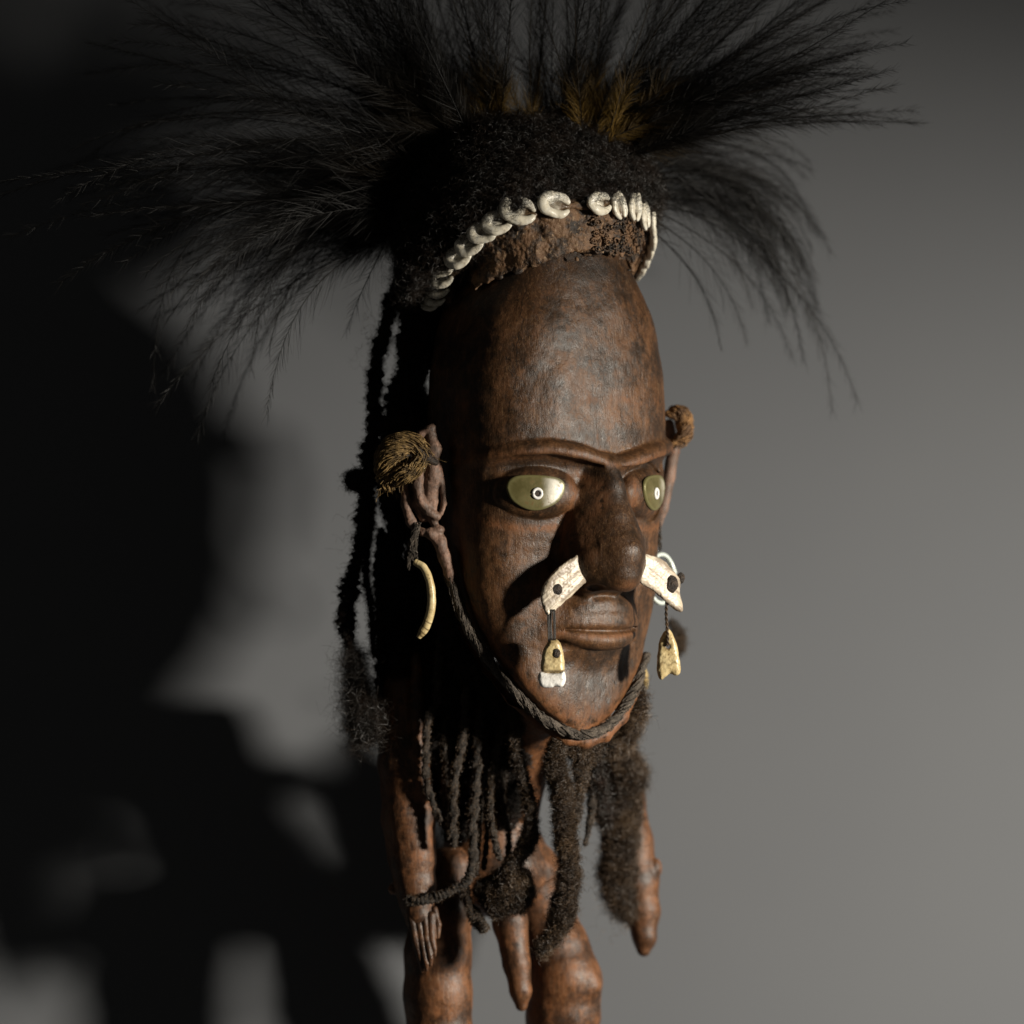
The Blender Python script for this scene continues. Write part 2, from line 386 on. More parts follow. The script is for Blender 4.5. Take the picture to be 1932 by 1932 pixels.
# head field: axes (u, -y, w)
H = 2.5
fl = Field((-262, -1420, -205), (262, -290, 312), H)
vv = -fl.ax[1]; ker = np.exp(-np.arange(-16, 17)**2/60.); ker /= ker.sum()
def sm(a):
    x = prof(a, vv); x = np.convolve(np.pad(x, 16, 'edge'), ker, 'valid'); return x.astype(np.float32)[None, :, None]
A, BF, BB, WC = sm(aa)+1e-2, sm(bf)+1e-2, sm(bb)+1e-2, sm(wc)
U = fl.ax[0][:, None, None]; Wr = fl.ax[2][None, None, :]-WC
Bq = np.where(Wr > 0, BF, BB)
pw = 2.45; A = A*.955; Bq = Bq*.955
ea = np.abs(U)/A; eb_ = np.abs(Wr)/Bq+1e-4
k0 = (ea**pw+eb_**pw)**(1/pw); k1 = k0**(1-pw)*np.sqrt((ea**(pw-1)/A)**2+(eb_**(pw-1)/Bq)**2)+1e-5
fl.F = np.clip((k0-1)/k1, -200, 400).astype(np.float32); del ea, eb_
fl.F = np.where((A < 6), np.maximum(fl.F, 6-A+fl.F*0), fl.F).astype(np.float32)
del k0, k1, Bq
def hp(p): return (p[0], -p[1], p[2])
# carved brow: concave line above, overhanging ridge
BT = [-72, -55, -40, -28, -14, -3, 6, 16, 30, 50, 72]; BY = [868, 856, 850, 849, 858, 873, 879, 869, 856, 846, 840]
ts = list(range(-72, 73, 3)); yb = np.interp(ts, BT, BY)
chain(fl, [hp(surf(t, y, 1+5*math.cos(R(t*1.2))-(13 if t < 0 else 3)*(abs(t)/72)**4)) for t, y in zip(ts, yb)], [10-(7.5 if t < 0 else 5)*(abs(t)/72)**2 for t in ts], 18)
chain(fl, [hp(surf(t, y+32, 15)) for t, y in zip(ts, yb) if 12 < abs(t) < 64], [23-9*max(0, (abs(t)-45)/18) for t in ts if 12 < abs(t) < 64], 5, True)
EY = 930; EU, EW = -138., 144.; EN = R(-27)
for s in (-1, 1):
    c = np.array([132 if s > 0 else EU, -EY, EW-3*(s > 0)]); az = EN if s < 0 else R(32)
    n = np.array([math.sin(az), 0, math.cos(az)]); tx = np.array([math.cos(az), 0, -math.sin(az)])
    fl.add(ell(c+n*20, (96, 58, 24), az), 10, True)               # socket
    fl.add(ell(c-n*20+np.array([0, 1, 0]), (82, 51, 33), az), 2)             # carved lid block
    ring = [c+tx*(86*math.cos(a_)-2)+np.array([0, 1+53*math.sin(a_), 0])+n*(-3-7*abs(math.cos(a_))**3) for a_ in np.linspace(0, 2*math.pi, 25)]
    chain(fl, ring, [4.6]*25, 1.5, True)
# nose
chain(fl, [(0, -880, 188), (0, -920, 199), (0, -980, 213), (0, -1042, 229), (0, -1078, 222)], [17, 21, 29, 41, 41], 8)
chain(fl, [(0, -925, 168), (0, -1000, 176), (0, -1046, 184), (0, -1070, 192)], [36, 57, 68, 52], 22)
chain(fl, [(0, -896, 156), (0, -960, 150), (0, -1020, 146), (0, -1052, 142)], [36, 60, 80, 85], 18)
fl.add(ell((0, -1062, 190), (76, 38, 52)), 16)
fl.add(ell((0, -1126, 200), (50, 12, 40)), 12, True)
fl.add(ell((0, -1102, 208), (24, 13, 28)), 8)
for s in (-1, 1):
    chain(fl, [(s*90, -1000, 150), (s*94, -1030, 146), (s*92, -1066, 142)], [3, 6, 7], 12, True)
    fl.add(ell((s*44, -1112, 206), (16, 10, 24)), 4, True)
# muzzle and mouth
fl.add(ell((4, -1180, 60), (130, 84, 94)), 30)
fl.add(ell((8, -1158, 64), (120, 54, 92)), 24)
def lip(y, e, half, n=17, lift=0.0, wid=100):
    out = []
    for i in range(n):
        f = -1+2*i/(n-1); a_ = f*R(half); out.append((17+wid*math.sin(a_)/math.sin(R(half)), -(y-lift*f*f), 59+(101+e)*math.cos(a_*.92)))
    return out
fs_ = np.linspace(-1, 1, 17)
chain(fl, lip(1150, -16, 66, lift=-18, wid=84), list(16+6*np.cos(fs_*1.5)), 16)
chain(fl, lip(1176, -5, 66, lift=2), list(6+6*np.cos(fs_*1.5)), 14)
chain(fl, lip(1208, -5, 64, lift=18, wid=92), list(8+8*np.cos(fs_*1.5)), 9)
chain(fl, lip(1190, 9, 62, lift=6, wid=98), [3.8]*17, 3, True)
chain(fl, lip(1236, 9, 60, lift=24, wid=96), [7]*17, 9, True)

V, Q = fl.mesh()
keep_f = fl
# carving marks and gentle unevenness
V = disp(V, Q, 2.0, 1/48., 3); V = disp(V, Q, .45, 1/12., 8)
uu, yy, ww = V[:, 0], -V[:, 1], V[:, 2]
och = np.zeros(len(V)); 
pa = np.interp(yy, ya, aa)
jaw = np.clip(1-np.abs(np.hypot(uu/np.maximum(pa, 20), np.maximum(ww-np.interp(yy, ya, wc), -400)/400)-1)/.06, 0, 1)*np.clip((yy-1000)/80, 0, 1)*(ww > -30)
jw = np.clip(1-np.abs(ww-np.interp(yy, ya, wc)-14)/26, 0, 1)*np.clip((yy-1010)/80, 0, 1)
och = np.maximum(och, jw*.95)
for s in (-1, 1):
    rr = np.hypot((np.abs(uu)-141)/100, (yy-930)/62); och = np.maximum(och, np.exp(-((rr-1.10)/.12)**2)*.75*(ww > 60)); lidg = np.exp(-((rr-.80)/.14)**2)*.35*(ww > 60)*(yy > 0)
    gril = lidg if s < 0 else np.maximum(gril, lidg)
    och = np.maximum(och, np.exp(-((np.abs(uu)-72)/13)**2)*np.clip((yy-880)/30, 0, 1)*np.clip((1070-yy)/30, 0, 1)*(ww > 80)*.95)
och = np.maximum(och, np.exp(-((yy-(1202-12*(uu/100)**2))/5)**2)*(np.abs(uu) < 90)*(ww > 100)*.7)
och = np.maximum(och, np.exp(-((yy-1105)/10)**2-(uu/30)**2)*(ww > 150)*.8)
och = np.maximum(och, np.exp(-((yy-(752+.05*np.abs(uu)+14*noise(V, 1/40., 2)))/8)**2)*(ww > 0)*np.clip(.25+.6*noise(V, 1/30., 9), 0, .5))
ybr = np.interp(np.degrees(np.arctan2(uu/240, ww/180)), BT, BY)
och = np.maximum(och, np.exp(-((yy-ybr-2)/6)**2)*.5*(ww > 0))
gri_dark = np.exp(-((yy-(ybr+22))/14)**2)*.8*(ww > 0)  # dark bands follow the brow, one below its crest, one above
gri_dark = np.maximum(gri_dark, np.exp(-((yy-(ybr-40+10*noise(V, 1/50., 4)))/18)**2)*.6*np.clip(.4+noise(V, 1/45., 6), 0, 1)*(ww > 0))
gri_dark = np.maximum(gri_dark, np.clip((ww-150)/40, 0, 1)*(yy > 900)*(yy < 1120)*.42)
gri_dark = np.maximum(gri_dark, np.exp(-((yy-505)/40)**2)*.7); gri_dark = np.maximum(gri_dark, gril)
gri_dark = np.maximum(gri_dark, np.exp(-((yy-1290)/70)**2-(uu/90)**2)*.6)
def head_world(V): return WP(HL(V[:, 0], -V[:, 1], V[:, 2]))
crk = np.full(len(V), 9.)
def xu(x, y):
    a_, b_, w0 = prof(aa, y), prof(bf, y), prof(wc, y); cy, sy = math.cos(YAW), math.sin(YAW)
    am = np.hypot(a_*cy, b_*sy); t = np.arcsin(np.clip((x-HC-w0*sy)/am, -1, 1))-np.arctan2(b_*sy, a_*cy); return a_*np.sin(t)
for L_, wd_ in (([(1014, 474), (1004, 500), (995, 520), (984, 577), (976, 634), (970, 703), (964, 749), (955, 800), (948, 850)], 1.0), ([(1067, 674), (1070, 720), (1068, 770), (1060, 835)], 1.7)):
    L_ = np.array(L_, float); ul = xu(L_[:, 0], L_[:, 1]); q_ = np.interp(yy, L_[:, 1], ul, left=1e4, right=1e4)
    dd = np.abs(uu-q_-3*noise(np.stack([yy, yy*0, yy*0], 1), 1/9.))*wd_; crk = np.where((ww > 0) & (dd < crk), dd, crk)
part('head', head_world(V), Q, M['head'], FIG, attrs={'ochre': och, 'grime_dark': gri_dark, 'crack': crk})
# crusted clay rim at the hairline: a lumpy skin over the crown
cf = Field((-262, -560, -205), (262, -290, 232), H)
n0 = cf.F.shape
i1 = int(round((cf.lo[1]-fl.lo[1])/H)); base = fl.F[:n0[0], i1:i1+n0[1], :n0[2]]
n0 = base.shape; cf.ax = [cf.ax[0][:n0[0]], cf.ax[1][:n0[1]], cf.ax[2][:n0[2]]]
X3 = np.stack(np.meshgrid(*cf.ax, indexing='ij'), -1)
nz = noise(X3, 1/17., 5); nz2 = noise(X3, 1/7., 2)
yc_ = -X3[..., 1]; ky = [300, 350, 400, 450, 500, 540, 580, 640]
Ac = np.interp(yc_, ky, [190, 203, 203, 188, 166, 182, 203, 215]); Bc = np.interp(yc_, ky, [140, 156, 158, 157, 154, 160, 168, 175])
e0 = np.sqrt((X3[..., 0]/Ac)**2+(X3[..., 2]/Bc)**2); e1 = np.sqrt((X3[..., 0]/Ac**2)**2+(X3[..., 2]/Bc**2)**2)+1e-6
lump = 4*nz+2.2*np.abs(nz2)+4*noise(X3, 1/38., 1)+np.clip((X3[..., 1]+500)/40, -1, 0)*5
lineY = -(474+16*nz+5*nz2+ (np.abs(X3[..., 0])/190)**2*70)
cf.F = np.maximum(e0*(e0-1)/e1-lump, (lineY-X3[..., 1])*.6).astype(np.float32)
del e0, e1, Ac, Bc, yc_
cf.F = np.maximum(cf.F, X3[..., 1]+376).astype(np.float32)
cf.F[:, :, 0] = 5; cf.F[:, :, -1] = 5; cf.F[:, -1, :] = 5
Vc, Qc = cf.mesh(); Vc = disp(Vc, Qc, 1.6, 1/5., 11)
part('hairline_crust', head_world(Vc), Qc, M['clay'], FIG)
del X3, nz, nz2, lump, lineY

# loops of thin cord worked into the crust
lst = []
for k in range(150):
    t = rng.uniform(-5, 62); y = rng.uniform(405, 475); e_ = rng.uniform(2, 8); c0 = np.array([(np.interp(y, [400, 450, 500], [203, 188, 166])+e_)*math.sin(R(t)), y, (np.interp(y, [400, 450, 500], [158, 157, 154])+e_)*math.cos(R(t))]); r0 = rng.uniform(4, 8)
    a_ = np.linspace(0, 5.6, 9)+rng.uniform(0, 6); tt = R(t)
    pts = np.stack([c0[0]+r0*np.cos(a_)*math.cos(tt), c0[1]+r0*.8*np.sin(a_), c0[2]-r0*np.cos(a_)*math.sin(tt)], 1)
    lst.append(tube(HL(pts[:, 0], pts[:, 1], pts[:, 2]), 2.1, 5))
Vt, Qt = merge(lst); o = part('crust_loops', WP(Vt), Qt, M['clay'], FIG, kind='stuff')

# eyes: mother of pearl inlays, white ring, dark pupil
OUT = np.array([(-55, -10), (-51, -22), (-38, -31), (-15, -34), (15, -33), (38, -30), (52, -24), (58, -14), (55, 2), (43, 18), (22, 29), (4, 33), (-14, 31), (-32, 23), (-47, 10)], float)
oo = resample(np.vstack([OUT, OUT[:1]]), 73)[:-1]; oo[:, 0] -= 6
def eye_pt(s, p, q, n):
    az = EN if s < 0 else R(32)
    cu = EU if s < 0 else 132
    nv = (math.sin(az), math.cos(az)); tv = (math.cos(az), -math.sin(az)); p = p if s < 0 else -p
    return HL(cu+tv[0]*p+nv[0]*n, EY+q, EW-3*(s > 0)+tv[1]*p+nv[1]*n)
for s in (-1, 1):
    rings = [(0.001, 1), (.2, .98), (.4, .9), (.6, .75), (.8, .5), (.93, .28), (1.0, .02), (1.0, -1.2)]
    P3 = []
    for f, hgt in rings:
        P3.append(eye_pt(s, oo[:, 0]*f, oo[:, 1]*f, 11+(4.5 if s < 0 else 3)*hgt))
    P3 = np.array(P3); K = 72; Vv = P3.reshape(-1, 3)
    i = np.arange(len(rings)-1)[:, None]*K; j = np.arange(K)[None]
    Qq = np.stack([i+j, i+K+j, i+K+(j+1) % K, i+(j+1) % K], -1).reshape(-1, 4)
    if s > 0: Qq = Qq[:, ::-1]
    eo = part('eye_inlay', WP(Vv), Qq, M['pearl'], FIG, attrs={'edge': np.repeat([r[0] for r in rings], K)}, label='olive mother-of-pearl eye, its white sheen painted into the colour' if s < 0 else 'shaded olive shell eye beyond the nose')
    th = np.linspace(0, 2*math.pi, 33)
    V1, Q1 = tube(eye_pt(s, -2+8.2*np.cos(th), 1+8.6*np.sin(th), 16.6 if s < 0 else 15.0), 3.0, 8)
    part('pupil_ring', WP(V1), tri_fix(V1, Q1)[1], M['ring'], eo)
    rr_ = [(0, 1.6), (3, 1.2), (6.6, -.6), (6.8, -2)]; V2 = np.array([eye_pt(s, -2+r_*np.cos(th[:-1]), 1+r_*np.sin(th[:-1]), (15.6 if s < 0 else 14.0)+h_) for r_, h_ in rr_]).reshape(-1, 3)
    i = np.arange(3)[:, None]*32; j = np.arange(32)[None]; part('pupil', WP(V2), np.stack([i+j, i+32+j, i+32+(j+1) % 32, i+(j+1) % 32], -1).reshape(-1, 4), M['resin'], eo)

# picture-space fields: axes (x, -y, -d) keep handedness
def pf(lo, hi, h): return Field((lo[0], -hi[1], -hi[2]), (hi[0], -lo[1], -lo[2]), h)
def q3(p): return (p[0], -p[1], -p[2])
def out(f, nz=((1.2, 1/14.),)):
    V, Q = f.mesh()
    for k, (a, s_) in enumerate(nz): V = disp(V, Q, a, s_, k*7)
    return WP(np.stack([V[:, 0], -V[:, 1], -V[:, 2]], 1)), Q, V*np.array([1, -1, -1])
def pchain(f, L, k=4, carve=False): chain(f, [q3(p) for p in L], [p[3] for p in L], k, carve)
def zeros(V): return {'ochre': np.zeros(len(V)), 'grime_dark': np.zeros(len(V)), 'crack': np.full(len(V), 9.)}
# near ear
ed = -140
e = pf((735, 785, -200), (880, 1200, -60), 1.7)
pchain(e, [(812, 812, ed, 9), (818, 850, ed-2, 16), (816, 900, ed, 17), (812, 950, ed, 14), (818, 985, ed, 8)], 8)
pchain(e, [(816, 806, ed, 6), (795, 820, ed, 8), (772, 850, ed, 9), (763, 900, ed, 9), (765, 950, ed, 9), (776, 985, ed, 9), (788, 1002, ed, 7)], 5)
e.add(ell(q3((800, 900, ed+9)), (30, 82, 8)), 6)
pchain(e, [(798, 850, ed+6, 8), (790, 900, ed+2, 14), (790, 950, ed+6, 12), (800, 975, ed+6, 10)], 6)
pchain(e, [(792, 885, ed-8, 8), (787, 915, ed-12, 10), (793, 945, ed-13, 10), (809, 965, ed-11, 9), (824, 974, ed-8, 8)], 3)
pchain(e, [(829, 880, ed-4, 6), (836, 925, ed-6, 6), (838, 950, ed-8, 5), (832, 968, ed-8, 5)], 4)
pchain(e, [(804, 905, ed-24, 6), (808, 935, ed-24, 7), (822, 955, ed-24, 5)], 4, True)
pchain(e, [(778, 905, ed-14, 3), (779, 945, ed-14, 4), (792, 975, ed-14, 4)], 3, True)
pchain(e, [(822, 975, ed-4, 5), (821, 990, ed-4, 4), (828, 1000, ed-4, 9), (812, 1006, ed-6, 10), (798, 1004, ed-4, 7), (790, 1000, ed-2, 5)], 5)
pchain(e, [(812, 1008, ed-4, 9), (830, 1022, ed-3, 13), (838, 1050, ed-2, 12), (848, 1080, ed, 10), (856, 1110, ed, 6)], 6)
Vw, Qe, Vp = out(e, ((1.3, 1/12.), (.6, 1/4.)))
part('ear', Vw, Qe, M['ear'], FIG, attrs=zeros(Vw), label='ear with a pierced lobe bound in plant fibre')
# far ear, behind the head
e = pf((1225, 780, 110), (1300, 1010, 200), 3)
pchain(e, [(1262, 800, 150, 10), (1270, 850, 155, 12), (1262, 900, 155, 12), (1250, 960, 150, 10), (1240, 1000, 150, 6)], 5)
Vw, Qe, Vp = out(e); part('ear', Vw, Qe, M['ear'], FIG, attrs=zeros(Vw), label='far ear mostly hidden behind the brow')
# flange of the mask below the jaw cord, and neck
e = pf((840, 1180, -110), (1230, 1560, 260), 3.4)
J = [(858, 1130), (885, 1200), (925, 1262), (968, 1318), (1020, 1362), (1068, 1392), (1104, 1400), (1140, 1386), (1172, 1352), (1196, 1300)]
jd = [-112, -114, -112, -108, -98, -84, -70, -46, -14, 26]
pchain(e, [(x, y, d_+6, 13) for (x, y), d_ in zip(J, jd)], 8)
pchain(e, [(1010, 1300, 60, 90), (985, 1400, 150, 60), (955, 1540, 200, 60)], 20)
Vw, Qe, Vp = out(e); part('neck', Vw, Qe, M['body'], FIG, attrs={'ochre': np.full(len(Vw), .4), 'grime_dark': np.zeros(len(Vw)), 'crack': np.full(len(Vw), 9.)})
# torso with hips
e = pf((780, 1290, 60), (1140, 1960, 380), 3.4)
pchain(e, [(905, 1330, 200, 88), (915, 1450, 210, 82), (925, 1560, 215, 84), (940, 1640, 215, 92)], 20)
pchain(e, [(880, 1640, 190, 60), (1000, 1650, 240, 62)], 20)
Vw, Qe, Vp = out(e, ((1.2, 1/50.), (.6, 1/12.))); part('torso', Vw, Qe, M['body'], FIG, attrs=zeros(Vw))
# legs
e = pf((740, 1600, 20), (910, 2060, 280), 3)
pchain(e, [(846, 1640, 160, 52), (834, 1720, 150, 57), (826, 1800, 145, 62), (826, 1880, 145, 63), (830, 1960, 150, 62), (838, 2040, 160, 50)], 14)
Vw, Qe, Vp = out(e, ((1.2, 1/50.), (.6, 1/12.))); part('leg', Vw, Qe, M['body'], FIG, attrs=zeros(Vw))
e = pf((940, 1560, 100), (1160, 2060, 400), 3)
pchain(e, [(985, 1600, 240, 44), (1015, 1700, 235, 56), (1048, 1790, 225, 62), (1066, 1850, 215, 68), (1062, 1920, 225, 68), (1056, 2040, 240, 52)], 14)
pchain(e, [(1108, 1852, 185, 22), (1112, 1862, 185, 22)], 16)
Vw, Qe, Vp = out(e, ((1.2, 1/50.), (.6, 1/12.))); part('leg', Vw, Qe, M['body'], FIG, attrs=zeros(Vw), label='leg bent forward at a sharp knee')
e = pf((900, 1640, 60), (1030, 1930, 260), 2.6)
pchain(e, [(955, 1660, 170, 34), (962, 1740, 150, 33), (975, 1820, 135, 25), (982, 1870, 130, 20), (984, 1896, 130, 12)], 8)
Vw, Qe, Vp = out(e, ((1, 1/20.),)); part('loin_peg', Vw, Qe, M['body'], FIG, attrs=zeros(Vw))
# near arm and hand
e = pf((690, 1180, -60), (860, 1860, 190), 2.6)
pchain(e, [(757, 1210, 70, 44), (758, 1320, 62, 48), (764, 1440, 55, 50), (770, 1540, 48, 50), (778, 1620, 42, 44), (783, 1672, 38, 38), (786, 1700, 34, 32), (790, 1730, 26, 26)], 10)
pchain(e, [(784, 1240, 18, 12), (786, 1320, 12, 15), (788, 1420, 8, 14), (798, 1500, 6, 12)], 12)
e.add(ell(q3((795, 1735, 24)), (27, 36, 14)), 8)
Vw, Qe, Vp = out(e, ((1.8, 1/40.), (.5, 1/12.))); part('arm', Vw, Qe, M['body'], FIG, attrs=zeros(Vw))
e = pf((755, 1660, -20), (850, 1860, 60), 1.3)
e.add(ell(q3((796, 1733, 19)), (27, 44, 13)), 5)
for k, (x0, x1, y1, d1) in enumerate(((776, 796, 1832, 4), (788, 804, 1830, -1), (801, 812, 1820, -3), (813, 819, 1802, 1))):
    pchain(e, [(x0, 1728, 13-k, 8.2), (x0*.55+x1*.45, 1775, 7-k, 7.6), (x1, y1-12, d1, 5.6), (x1+1, y1, d1+1, 3.4)], .8)
pchain(e, [(820, 1715, 14, 6), (827, 1745, 9, 6), (826, 1768, 8, 4)], 2)
Vw, Qe, Vp = out(e, ((.8, 1/10.),)); part('hand', Vw, Qe, M['body'], FIG, attrs={'ochre': np.zeros(len(Vw)), 'grime_dark': np.full(len(Vw), .45), 'crack': np.full(len(Vw), 9.)})
e = pf((725, 1655, 20), (760, 1700, 60), 1.5); e.add(ell(q3((742, 1677, 40)), (10, 11, 10)), 2); e.add(cap(q3((745, 1677, 42)), q3((758, 1680, 42)), 6, 8), 3)
Vw, Qe, Vp = out(e, ((.6, 1/6.),)); part('wrist_knob', Vw, Qe, M['body'], FIG, attrs={'ochre': np.ones(len(Vw)), 'grime_dark': np.zeros(len(Vw)), 'crack': np.full(len(Vw), 9.)})
# far arm
e = pf((1080, 1340, 160), (1270, 1830, 400), 2.8)
pchain(e, [(1135, 1370, 260, 28), (1158, 1440, 270, 38), (1172, 1510, 280, 44), (1184, 1590, 280, 48), (1198, 1660, 275, 45), (1211, 1720, 268, 33), (1216, 1770, 262, 21), (1214, 1792, 260, 14)], 10)
e.add(ell(q3((1236, 1638, 262)), (13, 20, 14)), 3)
Vw, Qe, Vp = out(e, ((1.8, 1/40.), (.5, 1/12.))); part('arm', Vw, Qe, M['body'], FIG, attrs=zeros(Vw), label='far arm tapering to a pointed hand')

# ------------------------------------------------------------------ jaw cord
def bundle(pts, Rr, n, twist, r=1.7, spread=.8, flat=1.0, m_=34, seg=(.25, .45)):
    """n thin fibres wound round a path"""
    Pl = resample(pts, m_); Rr = resample(np.array(Rr)[:, None]*np.ones((1, 3)), m_)[:, 0]
    T, N, B = frames(Pl); lst = []
    for k in range(n):
        a0 = rng.random()*6.28; f = rng.uniform(.5, 1.22); tw = twist*rng.uniform(.7, 1.3); s0 = rng.uniform(0, 1-seg[1]); s1 = s0+rng.uniform(*seg)
        i0, i1 = int(s0*(m_-1)), min(m_, int(s1*(m_-1))+2)
        t = np.arange(i0, i1); a = a0+tw*t/m_
        X = Pl[i0:i1]+(Rr[i0:i1]*f)[:, None]*(np.cos(a)[:, None]*N[i0:i1]+flat*np.sin(a)[:, None]*B[i0:i1])+rng.normal(size=(i1-i0, 3))*spread
        lst.append(tube(X, r*np.linspace(1, .5, i1-i0)*rng.uniform(.6, 1.2), 4))
    return merge(lst)
JC = [(836, 1044, -128), (856, 1110, -140), (880, 1180, -142), (917, 1240, -142), (960, 1292, -138), (1008, 1342, -126), (1052, 1372, -110), (1100, 1386, -88), (1146, 1370, -58), (1178, 1335, -24), (1202, 1290, 12), (1220, 1235, 46)]
P = resample(JC, 110); V, Q = tube(P, 8.6+1.0*np.sin(np.arange(110)*.7), 14); V, Q = tri_fix(V, Q); V = disp(V, Q, 2.4, 1/7., 4); V = disp(V, Q, 1.2, 1/3., 2)
o = part('jaw_cord', WP(V), Q, M['cord']); V2, Q2 = bundle(JC, [9.5]*len(JC), 240, 26, 1.5, .5, m_=200, seg=(.04, .1)); part('wrapping', WP(V2), Q2, M['cord'], o, kind='stuff'); tag(o, 'thick grey dusty cord running round the jaw of the carved face', 'cord')

# ------------------------------------------------------------------ shell headband
BAND = thing('shell_headband', 'headband of cream cut shells across the hairline of the carved head', 'headband', tuple(WP(HL(0, 400, 150))))
def shell_mesh(seed, slot):
    f = Field((-40, -32, -16), (40, 32, 18), 1.3)
    ang = np.linspace(R(24+slot), R(338-slot*.5), 19); am = np.abs(np.cos(ang/2))
    chain(f, [(22*math.cos(a)-1, 15*math.sin(a), 2+3*math.sin(a*.5)) for a in ang], [4.5+4.6*math.sin(a*.5)**1.3 for a in ang], 2)
    f.add(ell((-2, 0, -4), (27, 19, 6)), 2)
    f.add(cap((-14, 5, 0), (2, -3, 0), 3.5, 2.5), 3)
    V, Q = f.mesh(); V = disp(V, Q, 2.2, 1/13., seed); V[:, 2] *= .8
    q = np.hypot(V[:, 0]/22, V[:, 1]/15)
    dirt = np.clip((3.5-V[:, 2])/3, 0, 1)*np.clip((1.05-q)/.2, 0, 1)
    dirt = np.maximum(dirt, np.clip((5-V[:, 2])/4, 0, 1)*(V[:, 0] > 8)*(np.abs(V[:, 1]) < 7))
    dirt = np.maximum(dirt, np.clip(-(V[:, 2]+2)/6, 0, 1)*.8)
    return V*S, Q, dirt
SM = []
for k, sl_ in enumerate((8, 5, 16)):
    V, Q, dt = shell_mesh(k*13, sl_); me = mesh_np('shell', V, Q, M['shell']); attr(me, 'dirt', dt); SM.append(me)
from mathutils import Matrix
# x, y, t on the head (deg), size, roll (deg, ccw), squeeze
SH = [(1050, 388, -26, 1.02, -8, 1), (981, 398, -46, 1.08, -12, 1), (942, 419, -59, .94, 18, 1), (916, 437, -67, .92, 16, 1), (889, 460, -78, .9, 24, 1), (868, 484, -88, .88, 28, 1),
      (839, 503, -104, .82, 18, 1), (836, 525, -108, .78, 16, 1), (830, 545, -112, .74, 10, 1), (825, 562, -115, .70, 5, 1), (813, 574, -120, .55, 0, 1),
      (1133, 384, -1, .90, 4, 1), (1167, 392, 12, .86, -70, .62), (1196, 392, 25, .90, -95, .62), (1215, 411, 38, .88, -75, .62), (1229, 428, 55, .88, -70, .7), (1229, 450, 64, .84, -60, .7), (1223, 470, 72, .82, -55, .7), (1215, 488, 79, .78, -50, .7), (1207, 504, 86, .7, -45, .7), (1200, 517, 92, .56, -40, .7)]
def ringp(t, y, e=0): return np.array([(206+e)*math.sin(R(t)), y, (162+e)*math.cos(R(t))])
for k, (x, y, t, sz, roll, sq) in enumerate(SH):
    p_ = ringp(t, y, 8); d_ = HL(*p_)[2]
    o = bpy.data.objects.new('shell', SM[k % 3]); C.objects.link(o); o.parent = BAND
    az = R(t*(.8 if t < 0 else .9)); az = max(az, R(-64))
    nl = np.array([math.sin(az), 0, math.cos(az)])        # head frame normal
    cy, sy = math.cos(YAW), math.sin(YAW)
    N = Vector((nl[0]*cy+nl[2]*sy, nl[0]*sy-nl[2]*cy, .12)).normalized()
    X = Vector((0, 0, 1)).cross(N).normalized(); Yv = N.cross(X)
    ro = R(roll); X2 = X*math.cos(ro)+Yv*math.sin(ro); Y2 = -X*math.sin(ro)+Yv*math.cos(ro)
    m3 = Matrix((X2, Y2, N)).transposed().to_4x4()
    wp = Wp(x, y, d_)-world_loc(BAND)
    o.matrix_local = Matrix.Translation(Vector(wp)) @ m3 @ Matrix.Diagonal((sz*1.14, sz*1.10, sz, 1))
P = resample([HL(*ringp(t, y, -6)) for t, y in ((-120, 572), (-108, 525), (-88, 484), (-67, 437), (-46, 400), (-26, 390), (-1, 388), (25, 394), (45, 412), (64, 450), (79, 488), (92, 517))], 90)
V, Q = tri_fix(*tube(P, 8, 10)); V = disp(V, Q, 3, 1/9., 4); part('band_cord', WP(V), Q, M['clay'], BAND)

# ------------------------------------------------------------------ wig
WIG = thing('wig', 'rounded black wig of short frizzy hair above the shell headband', 'wig', tuple(WP(HL(0, 420, -30))))
f = Field((-300, -640, -260), (300, -190, 200), 5)
f.add(ell((0, -385, -20), (236, 150, 188)), 5); f.add(ell((-20, -330, -30), (190, 110, 150)), 20); f.add(ell((-110, -440, -90), (150, 140, 130)), 30)
f.add(ell((110, -400, -80), (130, 120, 120)), 30); f.add(ell((-200, -520, -90), (62, 90, 80)), 30)
# keep it clear of the forehead
X3 = np.stack(np.meshgrid(*f.ax, indexing='ij'), -1)
ht = np.degrees(np.arctan2(X3[..., 0]/206, X3[..., 2]/162)); lineb = np.interp(ht, [-180, -120, -108, -88, -67, -46, -26, -1, 25, 45, 64, 79, 92, 180], [580, 560, 515, 474, 425, 384, 372, 368, 374, 392, 428, 468, 500, 520])
f.F = np.maximum(f.F, (-lineb-X3[..., 1])*np.where((X3[..., 2] > -150) | (X3[..., 0] > 0), 1, 1e-3)).astype(np.float32)
V, Q = f.mesh(); V = disp(V, Q, 9, 1/28., 2); V = disp(V, Q, 4, 1/10., 5)
nv = vnorm(V, Q)
wb = part('wig_base', head_world(V), Q, M['wig'], WIG)
def sample(V, Q, n, mask=None):
    if mask is not None: Q = Q[mask[Q[:, 0]]]
    if Q.shape[1] == 3: Q = np.hstack([Q, Q[:, :1]])
    d1 = V[Q[:, 2]]-V[Q[:, 0]]; d2 = V[Q[:, 3]]-V[Q[:, 1]]; c = np.cross(d1, d2); ar = np.linalg.norm(c, axis=1)
    i = rng.choice(len(Q), n, p=ar/ar.sum()); a, b_ = rng.random((2, n, 1))
    P = (V[Q[i, 0]]*(1-a)+V[Q[i, 1]]*a)*(1-b_)+(V[Q[i, 3]]*(1-a)+V[Q[i, 2]]*a)*b_
    return P, c[i]/(ar[i][:, None]+1e-9)
Pp = HL(V[:, 0], -V[:, 1], V[:, 2])
P, N_ = sample(Pp, Q, 52000, Pp[:, 2] < 120)
P = P-N_*3
